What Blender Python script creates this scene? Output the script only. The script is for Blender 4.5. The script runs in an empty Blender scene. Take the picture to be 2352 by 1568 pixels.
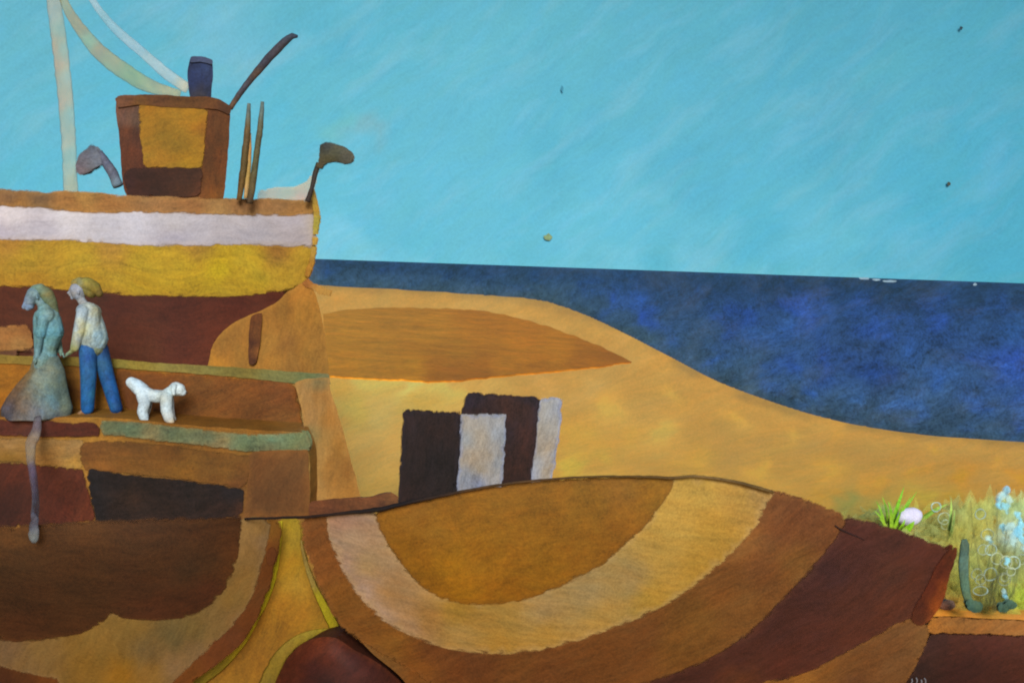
import bpy, bmesh, math, random
import numpy as np
from mathutils import Vector, noise as mnoise
from mathutils.geometry import delaunay_2d_cdt

random.seed(7)
SC = bpy.context.scene
COL = SC.collection
R = math.radians

# ------------------------------------------------------------------ camera
CAM = Vector((0.0, 0.0, 5.0))
FPX, UC, VC = 2352 * 35.0 / 36.0, 1176.0, 784.0
PITCH, ROLL = math.atan((784 - 607.6) / FPX), math.atan(0.0343)
F = Vector((0, math.cos(PITCH), -math.sin(PITCH)))
U0 = Vector((0, math.sin(PITCH), math.cos(PITCH)))
X0 = Vector((1, 0, 0))
RT = math.cos(ROLL) * X0 + math.sin(ROLL) * U0
UP = math.cos(ROLL) * U0 - math.sin(ROLL) * X0

def ray(u, v):
    return F + RT * ((u - UC) / FPX) + UP * ((VC - v) / FPX)

def at(u, v, Y):                      # the point seen at (u, v) in the vertical plane y = Y
    d = ray(u, v)
    return CAM + d * (Y / d.y)

def proj(p):
    d = Vector(p) - CAM
    z = max(d.dot(F), 1e-3)
    return UC + FPX * d.dot(RT) / z, VC - FPX * d.dot(UP) / z

cam_d = bpy.data.cameras.new("camera")
cam_d.lens, cam_d.sensor_width, cam_d.sensor_fit = 35, 36, 'HORIZONTAL'
cam_d.clip_start, cam_d.clip_end = 0.1, 20000
cam = bpy.data.objects.new("camera", cam_d)
COL.objects.link(cam)
from mathutils import Matrix
M = Matrix((RT, UP, -F)).transposed().to_4x4()
M.translation = CAM
cam.matrix_world = M
SC.camera = cam

# ------------------------------------------------------------------ light
SUN_EL, SUN_AZ = R(25), R(172)        # azimuth from +Y clockwise: behind the camera, a little left
w = bpy.data.worlds.new("World"); SC.world = w; w.use_nodes = True
nt = w.node_tree; nt.nodes.clear()
wo = nt.nodes.new('ShaderNodeOutputWorld'); bg = nt.nodes.new('ShaderNodeBackground')
sk = nt.nodes.new('ShaderNodeTexSky'); sk.sky_type = 'NISHITA'; sk.sun_disc = False
sk.sun_elevation, sk.sun_rotation = SUN_EL, SUN_AZ
bg.inputs[1].default_value = 0.075
nt.links.new(sk.outputs[0], bg.inputs[0]); nt.links.new(bg.outputs[0], wo.inputs[0])
sd = bpy.data.lights.new("sun", 'SUN'); sd.energy = 4.0; sd.angle = R(22); sd.color = (1.0, 0.95, 0.87)
so = bpy.data.objects.new("sun", sd); COL.objects.link(so)
sdir = Vector((math.sin(SUN_AZ) * math.cos(SUN_EL), math.cos(SUN_AZ) * math.cos(SUN_EL), math.sin(SUN_EL)))
so.rotation_euler = sdir.to_track_quat('Z', 'Y').to_euler()
so.location = (-6, -12, 14)
SC.view_settings.view_transform = 'Standard'
try: SC.view_settings.look = 'None'
except Exception: pass
SC.view_settings.exposure = 0
SC.cycles.filter_width = 2.0

# ------------------------------------------------------------------ paint materials
UNDER = {}
WARP = {'sky': (90, 70, 150), 'sea': (60, 9, 70), 'beach': (46, 12, 80)}   # how far brushed colours wander across each surface
CTRL = []                              # (surface key, u, v, colour) kept for checking colours
GAIN = {}
GAIN = {'sky': (0.668, 0.743, 0.795), 'sea': (0.560, 0.760, 1.060), 'beach': (1.856, 1.540, 0.882), 'sand_dune': (1.513, 1.258, 0.460), 'hull_bottom': (0.615, 0.424, 0.400), 'beaching_plank': (0.637, 0.625, 0.515), 'yellow_strake': (0.691, 0.713, 0.415), 'white_strake': (0.674, 0.718, 0.801), 'deck_rail': (0.664, 0.676, 0.586), 'stem_post': (0.691, 0.713, 0.415), 'bow_haze': (1.598, 0.895, 0.493), 'wheelhouse': (0.581, 0.489, 0.400), 'roof': (0.567, 0.514, 0.400), 'window': (0.633, 0.663, 0.400), 'lower_panel': (0.445, 0.400, 0.400), 'funnel': (0.400, 0.461, 0.721), 'mast': (1.235, 0.822, 0.571), 'furled_sail': (1.047, 0.777, 0.400), 'forestay': (1.343, 0.950, 0.902), 'boom': (0.675, 0.613, 0.654), 'deck_pole': (0.766, 0.679, 0.565), 'ventilator': (0.489, 0.511, 0.635), 'cowl': (0.642, 0.621, 0.701), 'lower_wall': (0.622, 0.622, 0.400), 'upper_wall': (0.622, 0.622, 0.400), 'brown_panel': (0.633, 0.585, 0.400), 'coping': (0.626, 0.691, 0.620), 'green_kerb': (0.573, 0.655, 0.660), 'maroon_kerb': (0.501, 0.400, 0.400), 'pale_band': (0.660, 0.707, 0.671), 'brown_band': (0.622, 0.622, 0.400), 'maroon_panel': (0.579, 0.410, 0.400), 'arch_shade': (0.400, 0.400, 0.400), 'end_block': (0.588, 0.572, 0.408), 'end_wall': (0.670, 0.653, 0.580), 'facing': (0.657, 0.656, 0.459), 'crest': (0.619, 0.602, 0.501), 'prop_post': (0.617, 0.530, 0.400), 'front_wall': (0.400, 0.400, 0.400), 'side_wall': (0.884, 0.943, 1.016), 'timber_baulk': (0.756, 0.654, 0.453), 'outer_strake': (0.673, 0.732, 0.633), 'middle_strake': (0.703, 0.835, 0.924), 'top_strake': (0.588, 0.594, 0.400), 'maroon_strake': (0.568, 0.497, 0.588), 'transom': (0.535, 0.400, 0.400), 'keel_plank': (0.633, 0.721, 0.729), 'gunwale': (0.400, 0.400, 0.400), 'sand_ridge': (0.648, 0.682, 0.400), 'yellow_edge': (0.746, 0.785, 0.460), 'hull': (0.512, 0.400, 0.400), 'rail': (0.584, 0.609, 0.464), 'body': (0.737, 0.795, 0.870), 'shirt': (0.841, 0.927, 1.113), 'jeans': (0.400, 0.706, 0.928), 'hair': (0.648, 0.722, 0.569), 'bodice': (0.982, 1.041, 1.119), 'skirt': (0.572, 0.620, 0.686), 'drip_rope': (1.226, 1.393, 1.541), 'grass': (0.920, 1.109, 1.164), 'blades': (0.590, 0.657, 0.673), 'pebble': (0.775, 0.826, 0.921), 'leaf': (0.637, 0.715, 0.740), 'root_leaf': (0.525, 0.668, 0.728), 'stone': (1.476, 1.527, 1.531), 'stems': (0.400, 0.400, 0.400), 'blossom': (1.250, 1.250, 1.200), 'bilge_keel': (0.744, 0.762, 0.748), 'lettering': (0.573, 0.655, 0.660), 'shoe': (0.744, 0.762, 0.748), 'scratch': (0.744, 0.762, 0.748), 'funnel_rim': (0.744, 0.762, 0.748), 'fleck': (0.668, 0.743, 0.795), 'rear_wall': (0.744, 0.762, 0.748), 'flower': (1.250, 1.250, 1.200), 'rope_eye': (0.744, 0.762, 0.748), 'nose': (0.744, 0.762, 0.748), 'knot': (0.744, 0.762, 0.748), 'foliage': (0.631, 0.721, 0.727)}


def lin(c):
    c = c / 255.0
    return c / 12.92 if c <= 0.04045 else ((c + 0.055) / 1.055) ** 2.4

_mats = {}
def paint(px, ang=0.0, amp=0.10, hue=0.10, uv=False, bump=0.06, rough=0.72, ln=1.0, grain=1.0, dry=1.0, opacity=1.0, pale=0.0):
    """Brushed matt paint: streaks along ANG (degrees), mottling, bristle marks and a fine grain; PX = metres per stroke unit."""
    key = (round(px, 5), ang, amp, hue, uv, bump, rough, ln, grain, dry, opacity, pale)
    if key in _mats: return _mats[key]
    amp = amp * (1.35 if uv else 2.1)
    m = bpy.data.materials.new("brushed_paint"); m.use_nodes = True
    t = m.node_tree; t.nodes.clear(); N = t.nodes.new; L = t.links.new
    out = N('ShaderNodeOutputMaterial'); b = N('ShaderNodeBsdfPrincipled')
    b.inputs['Roughness'].default_value = rough
    b.inputs['Specular IOR Level'].default_value = 0.22
    at_ = N('ShaderNodeAttribute'); at_.attribute_name = 'paint'
    if uv:
        tc = N('ShaderNodeUVMap'); sx = N('ShaderNodeSeparateXYZ'); L(tc.outputs[0], sx.inputs[0])
        cx = N('ShaderNodeCombineXYZ'); L(sx.outputs[0], cx.inputs[0]); L(sx.outputs[1], cx.inputs[2])
        src = cx.outputs[0]
    else:
        g = N('ShaderNodeNewGeometry'); vm = N('ShaderNodeVectorMath'); vm.operation = 'SCALE'
        L(g.outputs['Position'], vm.inputs[0]); vm.inputs['Scale'].default_value = 1.0 / px
        src = vm.outputs[0]
    # slow warp so that strokes bend
    wn = N('ShaderNodeTexNoise'); wn.inputs['Scale'].default_value = 1 / 170; wn.inputs['Detail'].default_value = 1
    L(src, wn.inputs['Vector'])
    ws = N('ShaderNodeVectorMath'); ws.operation = 'MULTIPLY_ADD'
    L(wn.outputs['Color'], ws.inputs[0]); ws.inputs[1].default_value = (70, 70, 70); L(src, ws.inputs[2])
    rot = N('ShaderNodeVectorRotate'); rot.rotation_type = 'Y_AXIS'; rot.inputs['Angle'].default_value = R(ang)
    L(ws.outputs[0], rot.inputs['Vector'])
    def nz(su, sv, det=2.0, rg=0.55):
        mp = N('ShaderNodeMapping'); mp.inputs['Scale'].default_value = (1 / su, 1 / max(su, sv), 1 / sv)
        L(rot.outputs[0], mp.inputs['Vector'])
        n = N('ShaderNodeTexNoise'); n.inputs['Scale'].default_value = 1; n.inputs['Detail'].default_value = det
        n.inputs['Roughness'].default_value = rg
        L(mp.outputs[0], n.inputs['Vector']); return n.outputs['Fac']
    def mth(op, a, bb=None, c=None):
        q = N('ShaderNodeMath'); q.operation = op
        for i, x in enumerate((a, bb, c)):
            if x is None: continue
            if isinstance(x, (int, float)): q.inputs[i].default_value = x
            else: L(x, q.inputs[i])
        return q.outputs[0]
    n1 = nz(110 * ln, 80, 3); n2 = nz(70 * ln, 15, 3); n3 = nz(40 * ln, 4.5, 3); n4 = nz(4.6, 4.6, 1); n5 = nz(13, 9, 3, .65)
    def cen(n, k): return mth('MULTIPLY', mth('SUBTRACT', n, 0.5), k)
    v = mth('ADD', cen(n1, 3.4 * amp), cen(n2, 3.0 * amp))
    v = mth('ADD', v, cen(n3, 1.5 * amp)); v = mth('ADD', v, cen(n4, 3.2 * amp * grain)); v = mth('ADD', v, cen(n5, 3.0 * amp * dry))
    v = mth('MAXIMUM', mth('ADD', v, 1.0), 0.15)
    hn = nz(60 * ln, 30, 5, .65)
    hf = N('ShaderNodeMapRange'); hf.inputs['From Min'].default_value = 0.3; hf.inputs['From Max'].default_value = 0.7
    L(hn, hf.inputs['Value'])
    mx = N('ShaderNodeMix'); mx.data_type = 'RGBA'
    L(hf.outputs[0], mx.inputs['Factor'])
    mx.inputs['A'].default_value = (1 + hue, 1, 1 - 1.4 * hue, 1)
    mx.inputs['B'].default_value = (1 - hue, 1, 1 + 1.4 * hue, 1)
    m1 = N('ShaderNodeMix'); m1.data_type = 'RGBA'; m1.blend_type = 'MULTIPLY'; m1.inputs['Factor'].default_value = 1
    L(at_.outputs['Color'], m1.inputs['A']); L(mx.outputs['Result'], m1.inputs['B'])
    m2 = N('ShaderNodeVectorMath'); m2.operation = 'SCALE'
    L(m1.outputs['Result'], m2.inputs[0]); L(v, m2.inputs['Scale'])
    src_col = m2.outputs[0]
    if pale:                            # dry pale strokes dragged over the ground colour
        n6 = nz(150 * ln, 62, 5, .62); mr6 = N('ShaderNodeMapRange'); L(n6, mr6.inputs['Value'])
        mr6.inputs['From Min'].default_value = .5; mr6.inputs['From Max'].default_value = .8; mr6.inputs['To Max'].default_value = pale
        m6 = N('ShaderNodeMix'); m6.data_type = 'RGBA'; L(mr6.outputs[0], m6.inputs['Factor']); L(src_col, m6.inputs['A'])
        wv = N('ShaderNodeVectorMath'); wv.operation = 'MULTIPLY_ADD'; L(src_col, wv.inputs[0]); wv.inputs[1].default_value = (.75, .82, .85); wv.inputs[2].default_value = (.17, .16, .15)
        L(wv.outputs[0], m6.inputs['B']); src_col = m6.outputs['Result']
    L(src_col, b.inputs['Base Color'])
    if not uv:                          # the brush leaves a ragged, dry edge
        nr = nz(30, 9, 3, .6)
        x = mth('ADD', at_.outputs['Alpha'], cen(nr, 1.15))
        am = N('ShaderNodeMapRange'); L(x, am.inputs['Value']); am.inputs['From Min'].default_value = .02; am.inputs['From Max'].default_value = .36
        am.inputs['To Max'].default_value = opacity
        L(am.outputs[0], b.inputs['Alpha'])
    hgt = mth('ADD', mth('ADD', n2, mth('MULTIPLY', n3, 0.7)), mth('ADD', mth('MULTIPLY', n5, 0.5), mth('MULTIPLY', n4, 0.25)))
    bp = N('ShaderNodeBump'); bp.inputs['Strength'].default_value = bump
    bp.inputs['Distance'].default_value = px * 2.0
    L(hgt, bp.inputs['Height']); L(bp.outputs[0], b.inputs['Normal'])
    L(b.outputs[0], out.inputs[0])
    _mats[key] = m
    return m

def colour_at(pts, uv):
    """Paint mixed between hand-picked colours: inverse-distance blend. uv: n x 2 -> n x 3 linear."""
    P = np.array([[p[0], p[1]] for p in pts], float); C = np.array([p[2] for p in pts], float)
    out = np.empty((len(uv), 3))
    for i in range(0, len(uv), 4000):
        d2 = ((uv[i:i + 4000, None, :] - P[None]) ** 2).sum(2) + 110.0
        wt = d2 ** -1.45
        out[i:i + 4000] = (wt @ C) / wt.sum(1)[:, None]
    s = out / 255.0
    return np.where(s <= 0.04045, s / 12.92, ((s + 0.055) / 1.055) ** 2.4)

def norm_ctrl(c):
    return [(0, 0, c)] if not isinstance(c, list) else c

WORLD = {}                              # world origin of each object, for parenting without rotation
def finish(name, me, origin, mat, parent=None, label=None, cat=None, group=None, kind=None):
    o = bpy.data.objects.new(name, me); COL.objects.link(o)
    WORLD[o] = Vector(origin)
    if parent is not None:
        o.parent = parent; o.location = WORLD[o] - WORLD[parent]
    else:
        o.location = WORLD[o]
    if mat: me.materials.append(mat)
    if label: o['label'] = label
    if cat: o['category'] = cat
    if group: o['group'] = group
    if kind: o['kind'] = kind
    return o

def thing(name, loc, label, cat, group=None):
    o = bpy.data.objects.new(name, None); COL.objects.link(o)
    o.empty_display_size = 0.3
    o.location = loc; WORLD[o] = Vector(loc); o['label'] = label; o['category'] = cat
    if group: o['group'] = group
    return o

def set_paint(me, cols, cover=None):
    a = me.color_attributes.new('paint', 'FLOAT_COLOR', 'POINT')
    c = np.ones((len(me.vertices), 4), np.float32); c[:, :3] = np.clip(cols, 0.0, 0.95)
    if cover is not None: c[:, 3] = cover
    a.data.foreach_set('color', c.ravel())

def build(name, verts, faces, ctrl, mat, parent=None, key=None, smooth=True, origin=None, edge=None, seam=None, cover=None, **kw):
    V = np.array([tuple(v) for v in verts], float)
    o = Vector(V.mean(0)) if origin is None else Vector(origin)
    me = bpy.data.meshes.new(name)
    me.from_pydata([tuple(v) for v in (V - np.array(o))], [], faces)
    key = key or name
    ctrl = norm_ctrl(ctrl)
    uv = np.array([proj(v) for v in V])
    wu, wv, ws_ = WARP.get(name, (9, 7, 40))
    uv = uv + np.array([(wu * a.x + .5 * wu * c.x, wv * a.y + .5 * wv * c.y) for a, c in ((mnoise.noise_vector(Vector((q[0] / ws_, q[1] / (ws_ * .6), 1.7))), mnoise.noise_vector(Vector((q[0] / ws_ * 2.7, q[1] / ws_ * 4.2, 9.1)))) for q in uv)])
    col = colour_at(ctrl, uv)
    if edge is not None and seam is not None:
        ec = np.array([lin(c) for c in edge[0]])
        for i in seam: col[i] = col[i] * (1 - edge[1]) + ec * edge[1]
    g = np.array(GAIN.get(key, (1, 1, 1)))
    set_paint(me, col * g, cover)
    for c in ctrl: CTRL.append((key, c[0], c[1], c[2]))
    if parent is not None and len(ctrl) > 2 and 'hull' not in name.split('_')[-1:]: UNDER.setdefault(parent.name, []).extend((c[0], c[1], tuple(x * y for x, y in zip(c[2], g ** .45))) for c in ctrl)
    if smooth: me.polygons.foreach_set('use_smooth', [True] * len(me.polygons))
    me.update()
    return finish(name, me, o, mat, parent, **kw)

def undercoat(o):
    """The bare hull takes the colours of the planks laid on it, run together."""
    me = o.data; V = [Vector(v.co) + WORLD[o] for v in me.vertices]
    col = colour_at(UNDER[o.parent.name], np.array([proj(v) for v in V])) * .92
    c = np.ones((len(V), 4), np.float32); c[:, :3] = np.clip(col, 0, .95)
    me.color_attributes['paint'].data.foreach_set('color', c.ravel())

# ------------------------------------------------------------------ shapes
def spline(pts, step=10.0, closed=True, corner=48):
    """Catmull-Rom through PTS that keeps sharp corners, sampled every STEP."""
    n = len(pts); P = [Vector((p[0], p[1])) for p in pts]
    sharp = []
    for i in range(n):
        if not closed and i in (0, n - 1): sharp.append(True); continue
        a = P[i] - P[i - 1]; b = P[(i + 1) % n] - P[i]
        sharp.append(a.length < 1e-6 or b.length < 1e-6 or math.degrees(a.angle(b)) > corner)
    out = []
    for i in range(n if closed else n - 1):
        p1, p2 = P[i], P[(i + 1) % n]
        p0 = p1 * 2 - p2 if sharp[i] else P[i - 1]
        p3 = p2 * 2 - p1 if sharp[(i + 1) % n] else P[(i + 2) % n]
        k = max(1, int(round((p2 - p1).length / step)))
        for j in range(k):
            s = j / k
            # centripetal-ish: scale tangents by segment length
            t1 = (p2 - p0); t2 = (p3 - p1); L = (p2 - p1).length
            if t1.length > 1e-6: t1 = t1.normalized() * L * (1 if not sharp[i] else 1)
            if t2.length > 1e-6: t2 = t2.normalized() * L
            h1 = 2 * s ** 3 - 3 * s ** 2 + 1; h2 = -2 * s ** 3 + 3 * s ** 2; h3 = s ** 3 - 2 * s ** 2 + s; h4 = s ** 3 - s ** 2
            out.append(p1 * h1 + p2 * h2 + t1 * h3 + t2 * h4)
    if not closed: out.append(P[-1])
    return out

def wob(q, amp, seed):
    v = Vector((q.x / 26.0, q.y / 26.0, seed))
    v2 = Vector((q.x / 7.0, q.y / 7.0, seed + 5))
    return Vector((q.x + amp * (mnoise.noise(v) * 1.5 + mnoise.noise(v2) * .7), q.y + amp * (mnoise.noise(v + Vector((31, 7, 3))) * 1.5 + mnoise.noise(v2 + Vector((31, 7, 3))) * .7)))

_seed = [0]
def slab(name, poly, Y, ctrl, mat, thick=0.06, parent=None, res=14, wobble=1.0, back=None, edge=None, step=7, puff=0.0, skew=0.0, inset=-1.5, solid=False, rag=7.0, **kw):
    """A painted board of real thickness: outline POLY, standing at depth Y (number or function of u, v)."""
    _seed[0] += 1
    fn = Y if callable(Y) else (lambda u, v: Y)
    B = [wob(q, wobble, _seed[0] * 3.7) for q in spline(poly, step)]
    if inset:
        ar = sum(B[i - 1].x * B[i].y - B[i].x * B[i - 1].y for i in range(len(B))); sg = 1 if ar > 0 else -1
        nn = []
        for i in range(len(B)):
            t_ = (B[(i + 1) % len(B)] - B[i - 1]).normalized(); nn.append(Vector((-t_.y, t_.x)) * sg)
        B = [q + k * inset for q, k in zip(B, nn)]
    nb = len(B)
    xs = [q.x for q in B]; ys = [q.y for q in B]
    pts = list(B)
    # keep interior points clear of the outline
    BA = np.array([(q.x, q.y) for q in B])
    gx = np.arange(min(xs) + res / 2, max(xs), res); gy = np.arange(min(ys) + res / 2, max(ys), res)
    for y in gy:
        for x in gx:
            q = (x + random.uniform(-.25, .25) * res, y + random.uniform(-.25, .25) * res)
            if ((BA - q) ** 2).sum(1).min() > (res * 0.5) ** 2: pts.append(Vector(q))
    v2, e2, f2, ov, oe, of = delaunay_2d_cdt(pts, [], [list(range(nb))], 1, 1e-4)
    used = sorted({i for f in f2 for i in f}); idx = {o: k for k, o in enumerate(used)}
    v2 = [v2[i] for i in used]; f2 = [[idx[i] for i in f] for f in f2]
    front = []
    for q in v2:
        y = fn(q.x, q.y)
        if puff:
            dmin = math.sqrt(((BA - (q.x, q.y)) ** 2).sum(1).min())
            y -= puff * min(1, dmin / 40.0) ** .6
        front.append(at(q.x, q.y, y))
    n = len(front)
    if thick >= .14 and back is None: rag = 0
    cov = [min(1.0, math.sqrt(((BA - (q.x, q.y)) ** 2).sum(1).min()) / rag) if rag else 1.0 for q in v2]
    cx_ = sum(p.x for p in front) / n; hollow = thick < .14 and back is None
    tap = 0 if (hollow or solid) else thick
    hw = max(max(abs(p.x - cx_) for p in front), 1e-3)
    bk = [back(p) if back else p + Vector((skew * thick - tap * .22 * (p.x - cx_) / hw, thick, -.20 * tap)) for p in front]
    ec = {}
    for f in f2:
        for a, b in zip(f, f[1:] + f[:1]): ec[(a, b)] = 1
    bd = [(a, b) for (a, b) in ec if (b, a) not in ec]
    # orientation: front faces look at the camera (-Y)
    f0 = f2[0]; nrm = (front[f0[1]] - front[f0[0]]).cross(front[f0[2]] - front[f0[0]])
    flip = nrm.dot(front[f0[0]] - CAM) > 0
    faces = [list(reversed(f)) if flip else list(f) for f in f2]
    faces += [[i + n for i in f] if flip else [i + n for i in reversed(f)] for f in f2]
    m = 2 * n; verts = front + bk; ring = {}; cover = cov + cov
    for (a, b) in bd:                   # own vertices on the rim, so that its edge stays crisp
        for i in (a, b):
            if i not in ring:
                ring[i] = (len(verts), len(verts) + 1); verts += [front[i], bk[i]]; cover += [-1.0, -1.0] if hollow else [1.0, 1.0]
        q = [ring[a][0], ring[b][0], ring[b][1], ring[a][1]]
        faces.append(q if flip else q[::-1])
    seam = [a for (a, b) in bd] + [x for r in ring.values() for x in r]
    return build(name, verts, faces, ctrl, mat, parent, edge=edge, seam=seam, cover=cover, **kw)

def sweep(name, pts, ctrl, mat, parent=None, n=10, flat=1.0, cap=True, **kw):
    """Tube through world points with radii: pts = [(Vector, r), ...]."""
    verts, faces = [], []
    k = len(pts)
    for i, (p, r) in enumerate(pts):
        d = (pts[min(i + 1, k - 1)][0] - pts[max(i - 1, 0)][0]).normalized()
        side = d.cross(Vector((0, 1, 0)))
        side = side.normalized() if side.length > 1e-4 else Vector((1, 0, 0))
        up = side.cross(d).normalized()
        for j in range(n):
            a = 2 * math.pi * j / n
            verts.append(p + side * (math.cos(a) * r) + up * (math.sin(a) * r * flat))
    for i in range(k - 1):
        for j in range(n):
            a, b = i * n + j, i * n + (j + 1) % n
            faces.append([a, b, b + n, a + n])
    if cap: faces += [list(range(n))[::-1], [(k - 1) * n + j for j in range(n)]]
    return build(name, verts, faces, ctrl, mat, parent, **kw)

def tube(name, pts, Y, ctrl, mat, parent=None, step=10, wobble=0.8, **kw):
    """pts = [(u, v, radius px)] at depth Y."""
    fn = Y if callable(Y) else (lambda u, v: Y)
    _seed[0] += 1
    S = spline([(p[0], p[1]) for p in pts], step, closed=False, corner=80)
    cum = [0]
    for a, b in zip(pts, pts[1:]): cum.append(cum[-1] + math.hypot(b[0] - a[0], b[1] - a[1]))
    w = []; run = 0.0; tot = sum((b - a).length for a, b in zip(S, S[1:])) or 1
    for i, q in enumerate(S):
        if i: run += (q - S[i - 1]).length
        s = run / tot * cum[-1]
        r = float(np.interp(s, cum, [p[2] for p in pts]))
        q2 = wob(q, wobble, _seed[0] * 2.1)
        y = fn(q.x, q.y)
        w.append((at(q2.x, q2.y, y), r * y / FPX * (1 + .12 * mnoise.noise(Vector((s / 14.0, _seed[0], 0))))))
    return sweep(name, w, ctrl, mat, parent, **kw)

def remeshed(name, chains, voxel, ctrl, mat, parent=None, smooth_it=3, **kw):
    """One continuous skin over tapered limbs: chains = [[(Vector, r), ...], ...]."""
    bm = bmesh.new()
    for ch in chains:
        for i, (p, r) in enumerate(ch):
            bmesh.ops.create_icosphere(bm, subdivisions=2, radius=r, matrix=Matrix.Translation(p))
            if i:
                p0, r0 = ch[i - 1]; d = p - p0
                if d.length > 1e-5:
                    mt = Matrix.Translation((p + p0) / 2) @ d.to_track_quat('Z', 'Y').to_matrix().to_4x4()
                    bmesh.ops.create_cone(bm, cap_ends=True, segments=16, radius1=r0, radius2=r, depth=d.length, matrix=mt)
    me = bpy.data.meshes.new(name + "_tmp"); bm.to_mesh(me); bm.free()
    o = bpy.data.objects.new(name + "_tmp", me); COL.objects.link(o)
    md = o.modifiers.new("r", 'REMESH'); md.mode = 'VOXEL'; md.voxel_size = voxel
    ms = o.modifiers.new("s", 'SMOOTH'); ms.iterations = smooth_it; ms.factor = 0.5
    dg = bpy.context.evaluated_depsgraph_get()
    ev = o.evaluated_get(dg); m2 = ev.to_mesh()
    V = [v.co.copy() for v in m2.vertices]; Fc = [list(p.vertices) for p in m2.polygons]
    ev.to_mesh_clear()
    bpy.data.objects.remove(o); bpy.data.meshes.remove(me)
    return build(name, V, Fc, ctrl, mat, parent, **kw)

# ------------------------------------------------------------------ ground, sea, sky
SHORE = [(-900, 612), (-300, 630), (200, 640), (500, 647), (720, 654), (900, 663), (1000, 669), (1200, 683), (1260, 692), (1350, 724), (1450, 772),
         (1550, 824), (1650, 876), (1750, 914), (1850, 947), (1950, 972), (2050, 989), (2150, 1001), (2250, 1008), (2352, 1015), (2500, 1024), (2900, 1045), (3600, 1075)]
SU = np.array([s[0] for s in SHORE], float); SV = np.array([s[1] for s in SHORE], float)
def on_z(u, v, z=0.0):
    d = ray(u, v); return CAM + d * ((z - CAM.z) / d.z)
SQ = spline(SHORE, 40, closed=False)
SW = np.array([tuple(on_z(q.x, q.y))[:2] for q in SQ])

def heights(XY):
    """Beach height at world points (n x 2): rises gently from the waterline."""
    XY = np.asarray(XY, float); A, B = SW[:-1], SW[1:]
    out = np.empty(len(XY))
    for i in range(0, len(XY), 3000):
        P = XY[i:i + 3000]
        d = B - A; t = ((P[:, None] - A[None]) * d[None]).sum(2) / (d * d).sum(1)[None]
        t = np.clip(t, 0, 1); q = A[None] + d[None] * t[..., None]
        dist = np.sqrt(((P[:, None] - q) ** 2).sum(2)).min(1)
        # land is on the near side of the shoreline
        D = np.sqrt((P ** 2).sum(1)) + 1e-6
        rx = np.stack([P[:, 0], P[:, 1], np.full(len(P), -CAM.z)], 1)
        zz = rx @ np.array(F); uu = UC + FPX * (rx @ np.array(RT)) / np.maximum(zz, 1e-3); vv = VC - FPX * (rx @ np.array(UP)) / np.maximum(zz, 1e-3)
        sv = np.interp(uu, SU, SV); land = (vv > sv) | (zz < 0.3)
        h = 1.3 * np.tanh(1.5 * dist / D / 1.3)
        s = np.clip((11.0 - P[:, 1]) / 1.2, 0, 1); h = h - 0.75 * s * s * (3 - 2 * s)
        out[i:i + 3000] = np.where(land, h, np.maximum(-3.0, -0.06 * dist))
    return out

def on_ground(uv, lift=0.0):
    uv = np.asarray(uv, float)
    D = np.array([tuple(ray(u, v)) for u, v in uv])
    lo = np.full(len(uv), 2.0); hi = (CAM.z + 0.5) / np.maximum(-D[:, 2], 1e-4)
    for _ in range(34):
        mid = (lo + hi) / 2; P = np.array(CAM) + D * mid[:, None]
        above = P[:, 2] > heights(P[:, :2]) + lift
        lo = np.where(above, mid, lo); hi = np.where(above, hi, mid)
    return [Vector(p) for p in (np.array(CAM) + D * lo[:, None])]

def fan(name, az0, az1, na, radii, zfn, ctrl, mat, **kw):
    """Ground sheet laid out as a fan: columns of equal bearing, rows of growing distance."""
    az = np.linspace(R(az0), R(az1), na); rr = np.array(radii)
    A, RR = np.meshgrid(az, rr); X = (RR * np.sin(A)).ravel(); Y = (RR * np.cos(A)).ravel()
    Z = zfn(np.stack([X, Y], 1))
    V = np.stack([X, Y, Z], 1); nr = len(rr)
    faces = [[i * na + j, i * na + j + 1, (i + 1) * na + j + 1, (i + 1) * na + j] for i in range(nr - 1) for j in range(na - 1)]
    o = build(name, [Vector(v) for v in V], faces, ctrl, mat, origin=(0, 0, 0), **kw)
    me = o.data; ul = me.uv_layers.new(name="strokes")
    li = np.empty(len(me.loops), np.int32); me.loops.foreach_get('vertex_index', li)
    ang = A.ravel() * FPX; dep = -FPX * 5.0 / RR.ravel()          # bearing and dip of the ground, in stroke units
    ul.data.foreach_set('uv', np.stack([ang[li], dep[li]], 1).astype(np.float32).ravel())
    return o

PX = lambda Y: Y / FPX

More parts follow.
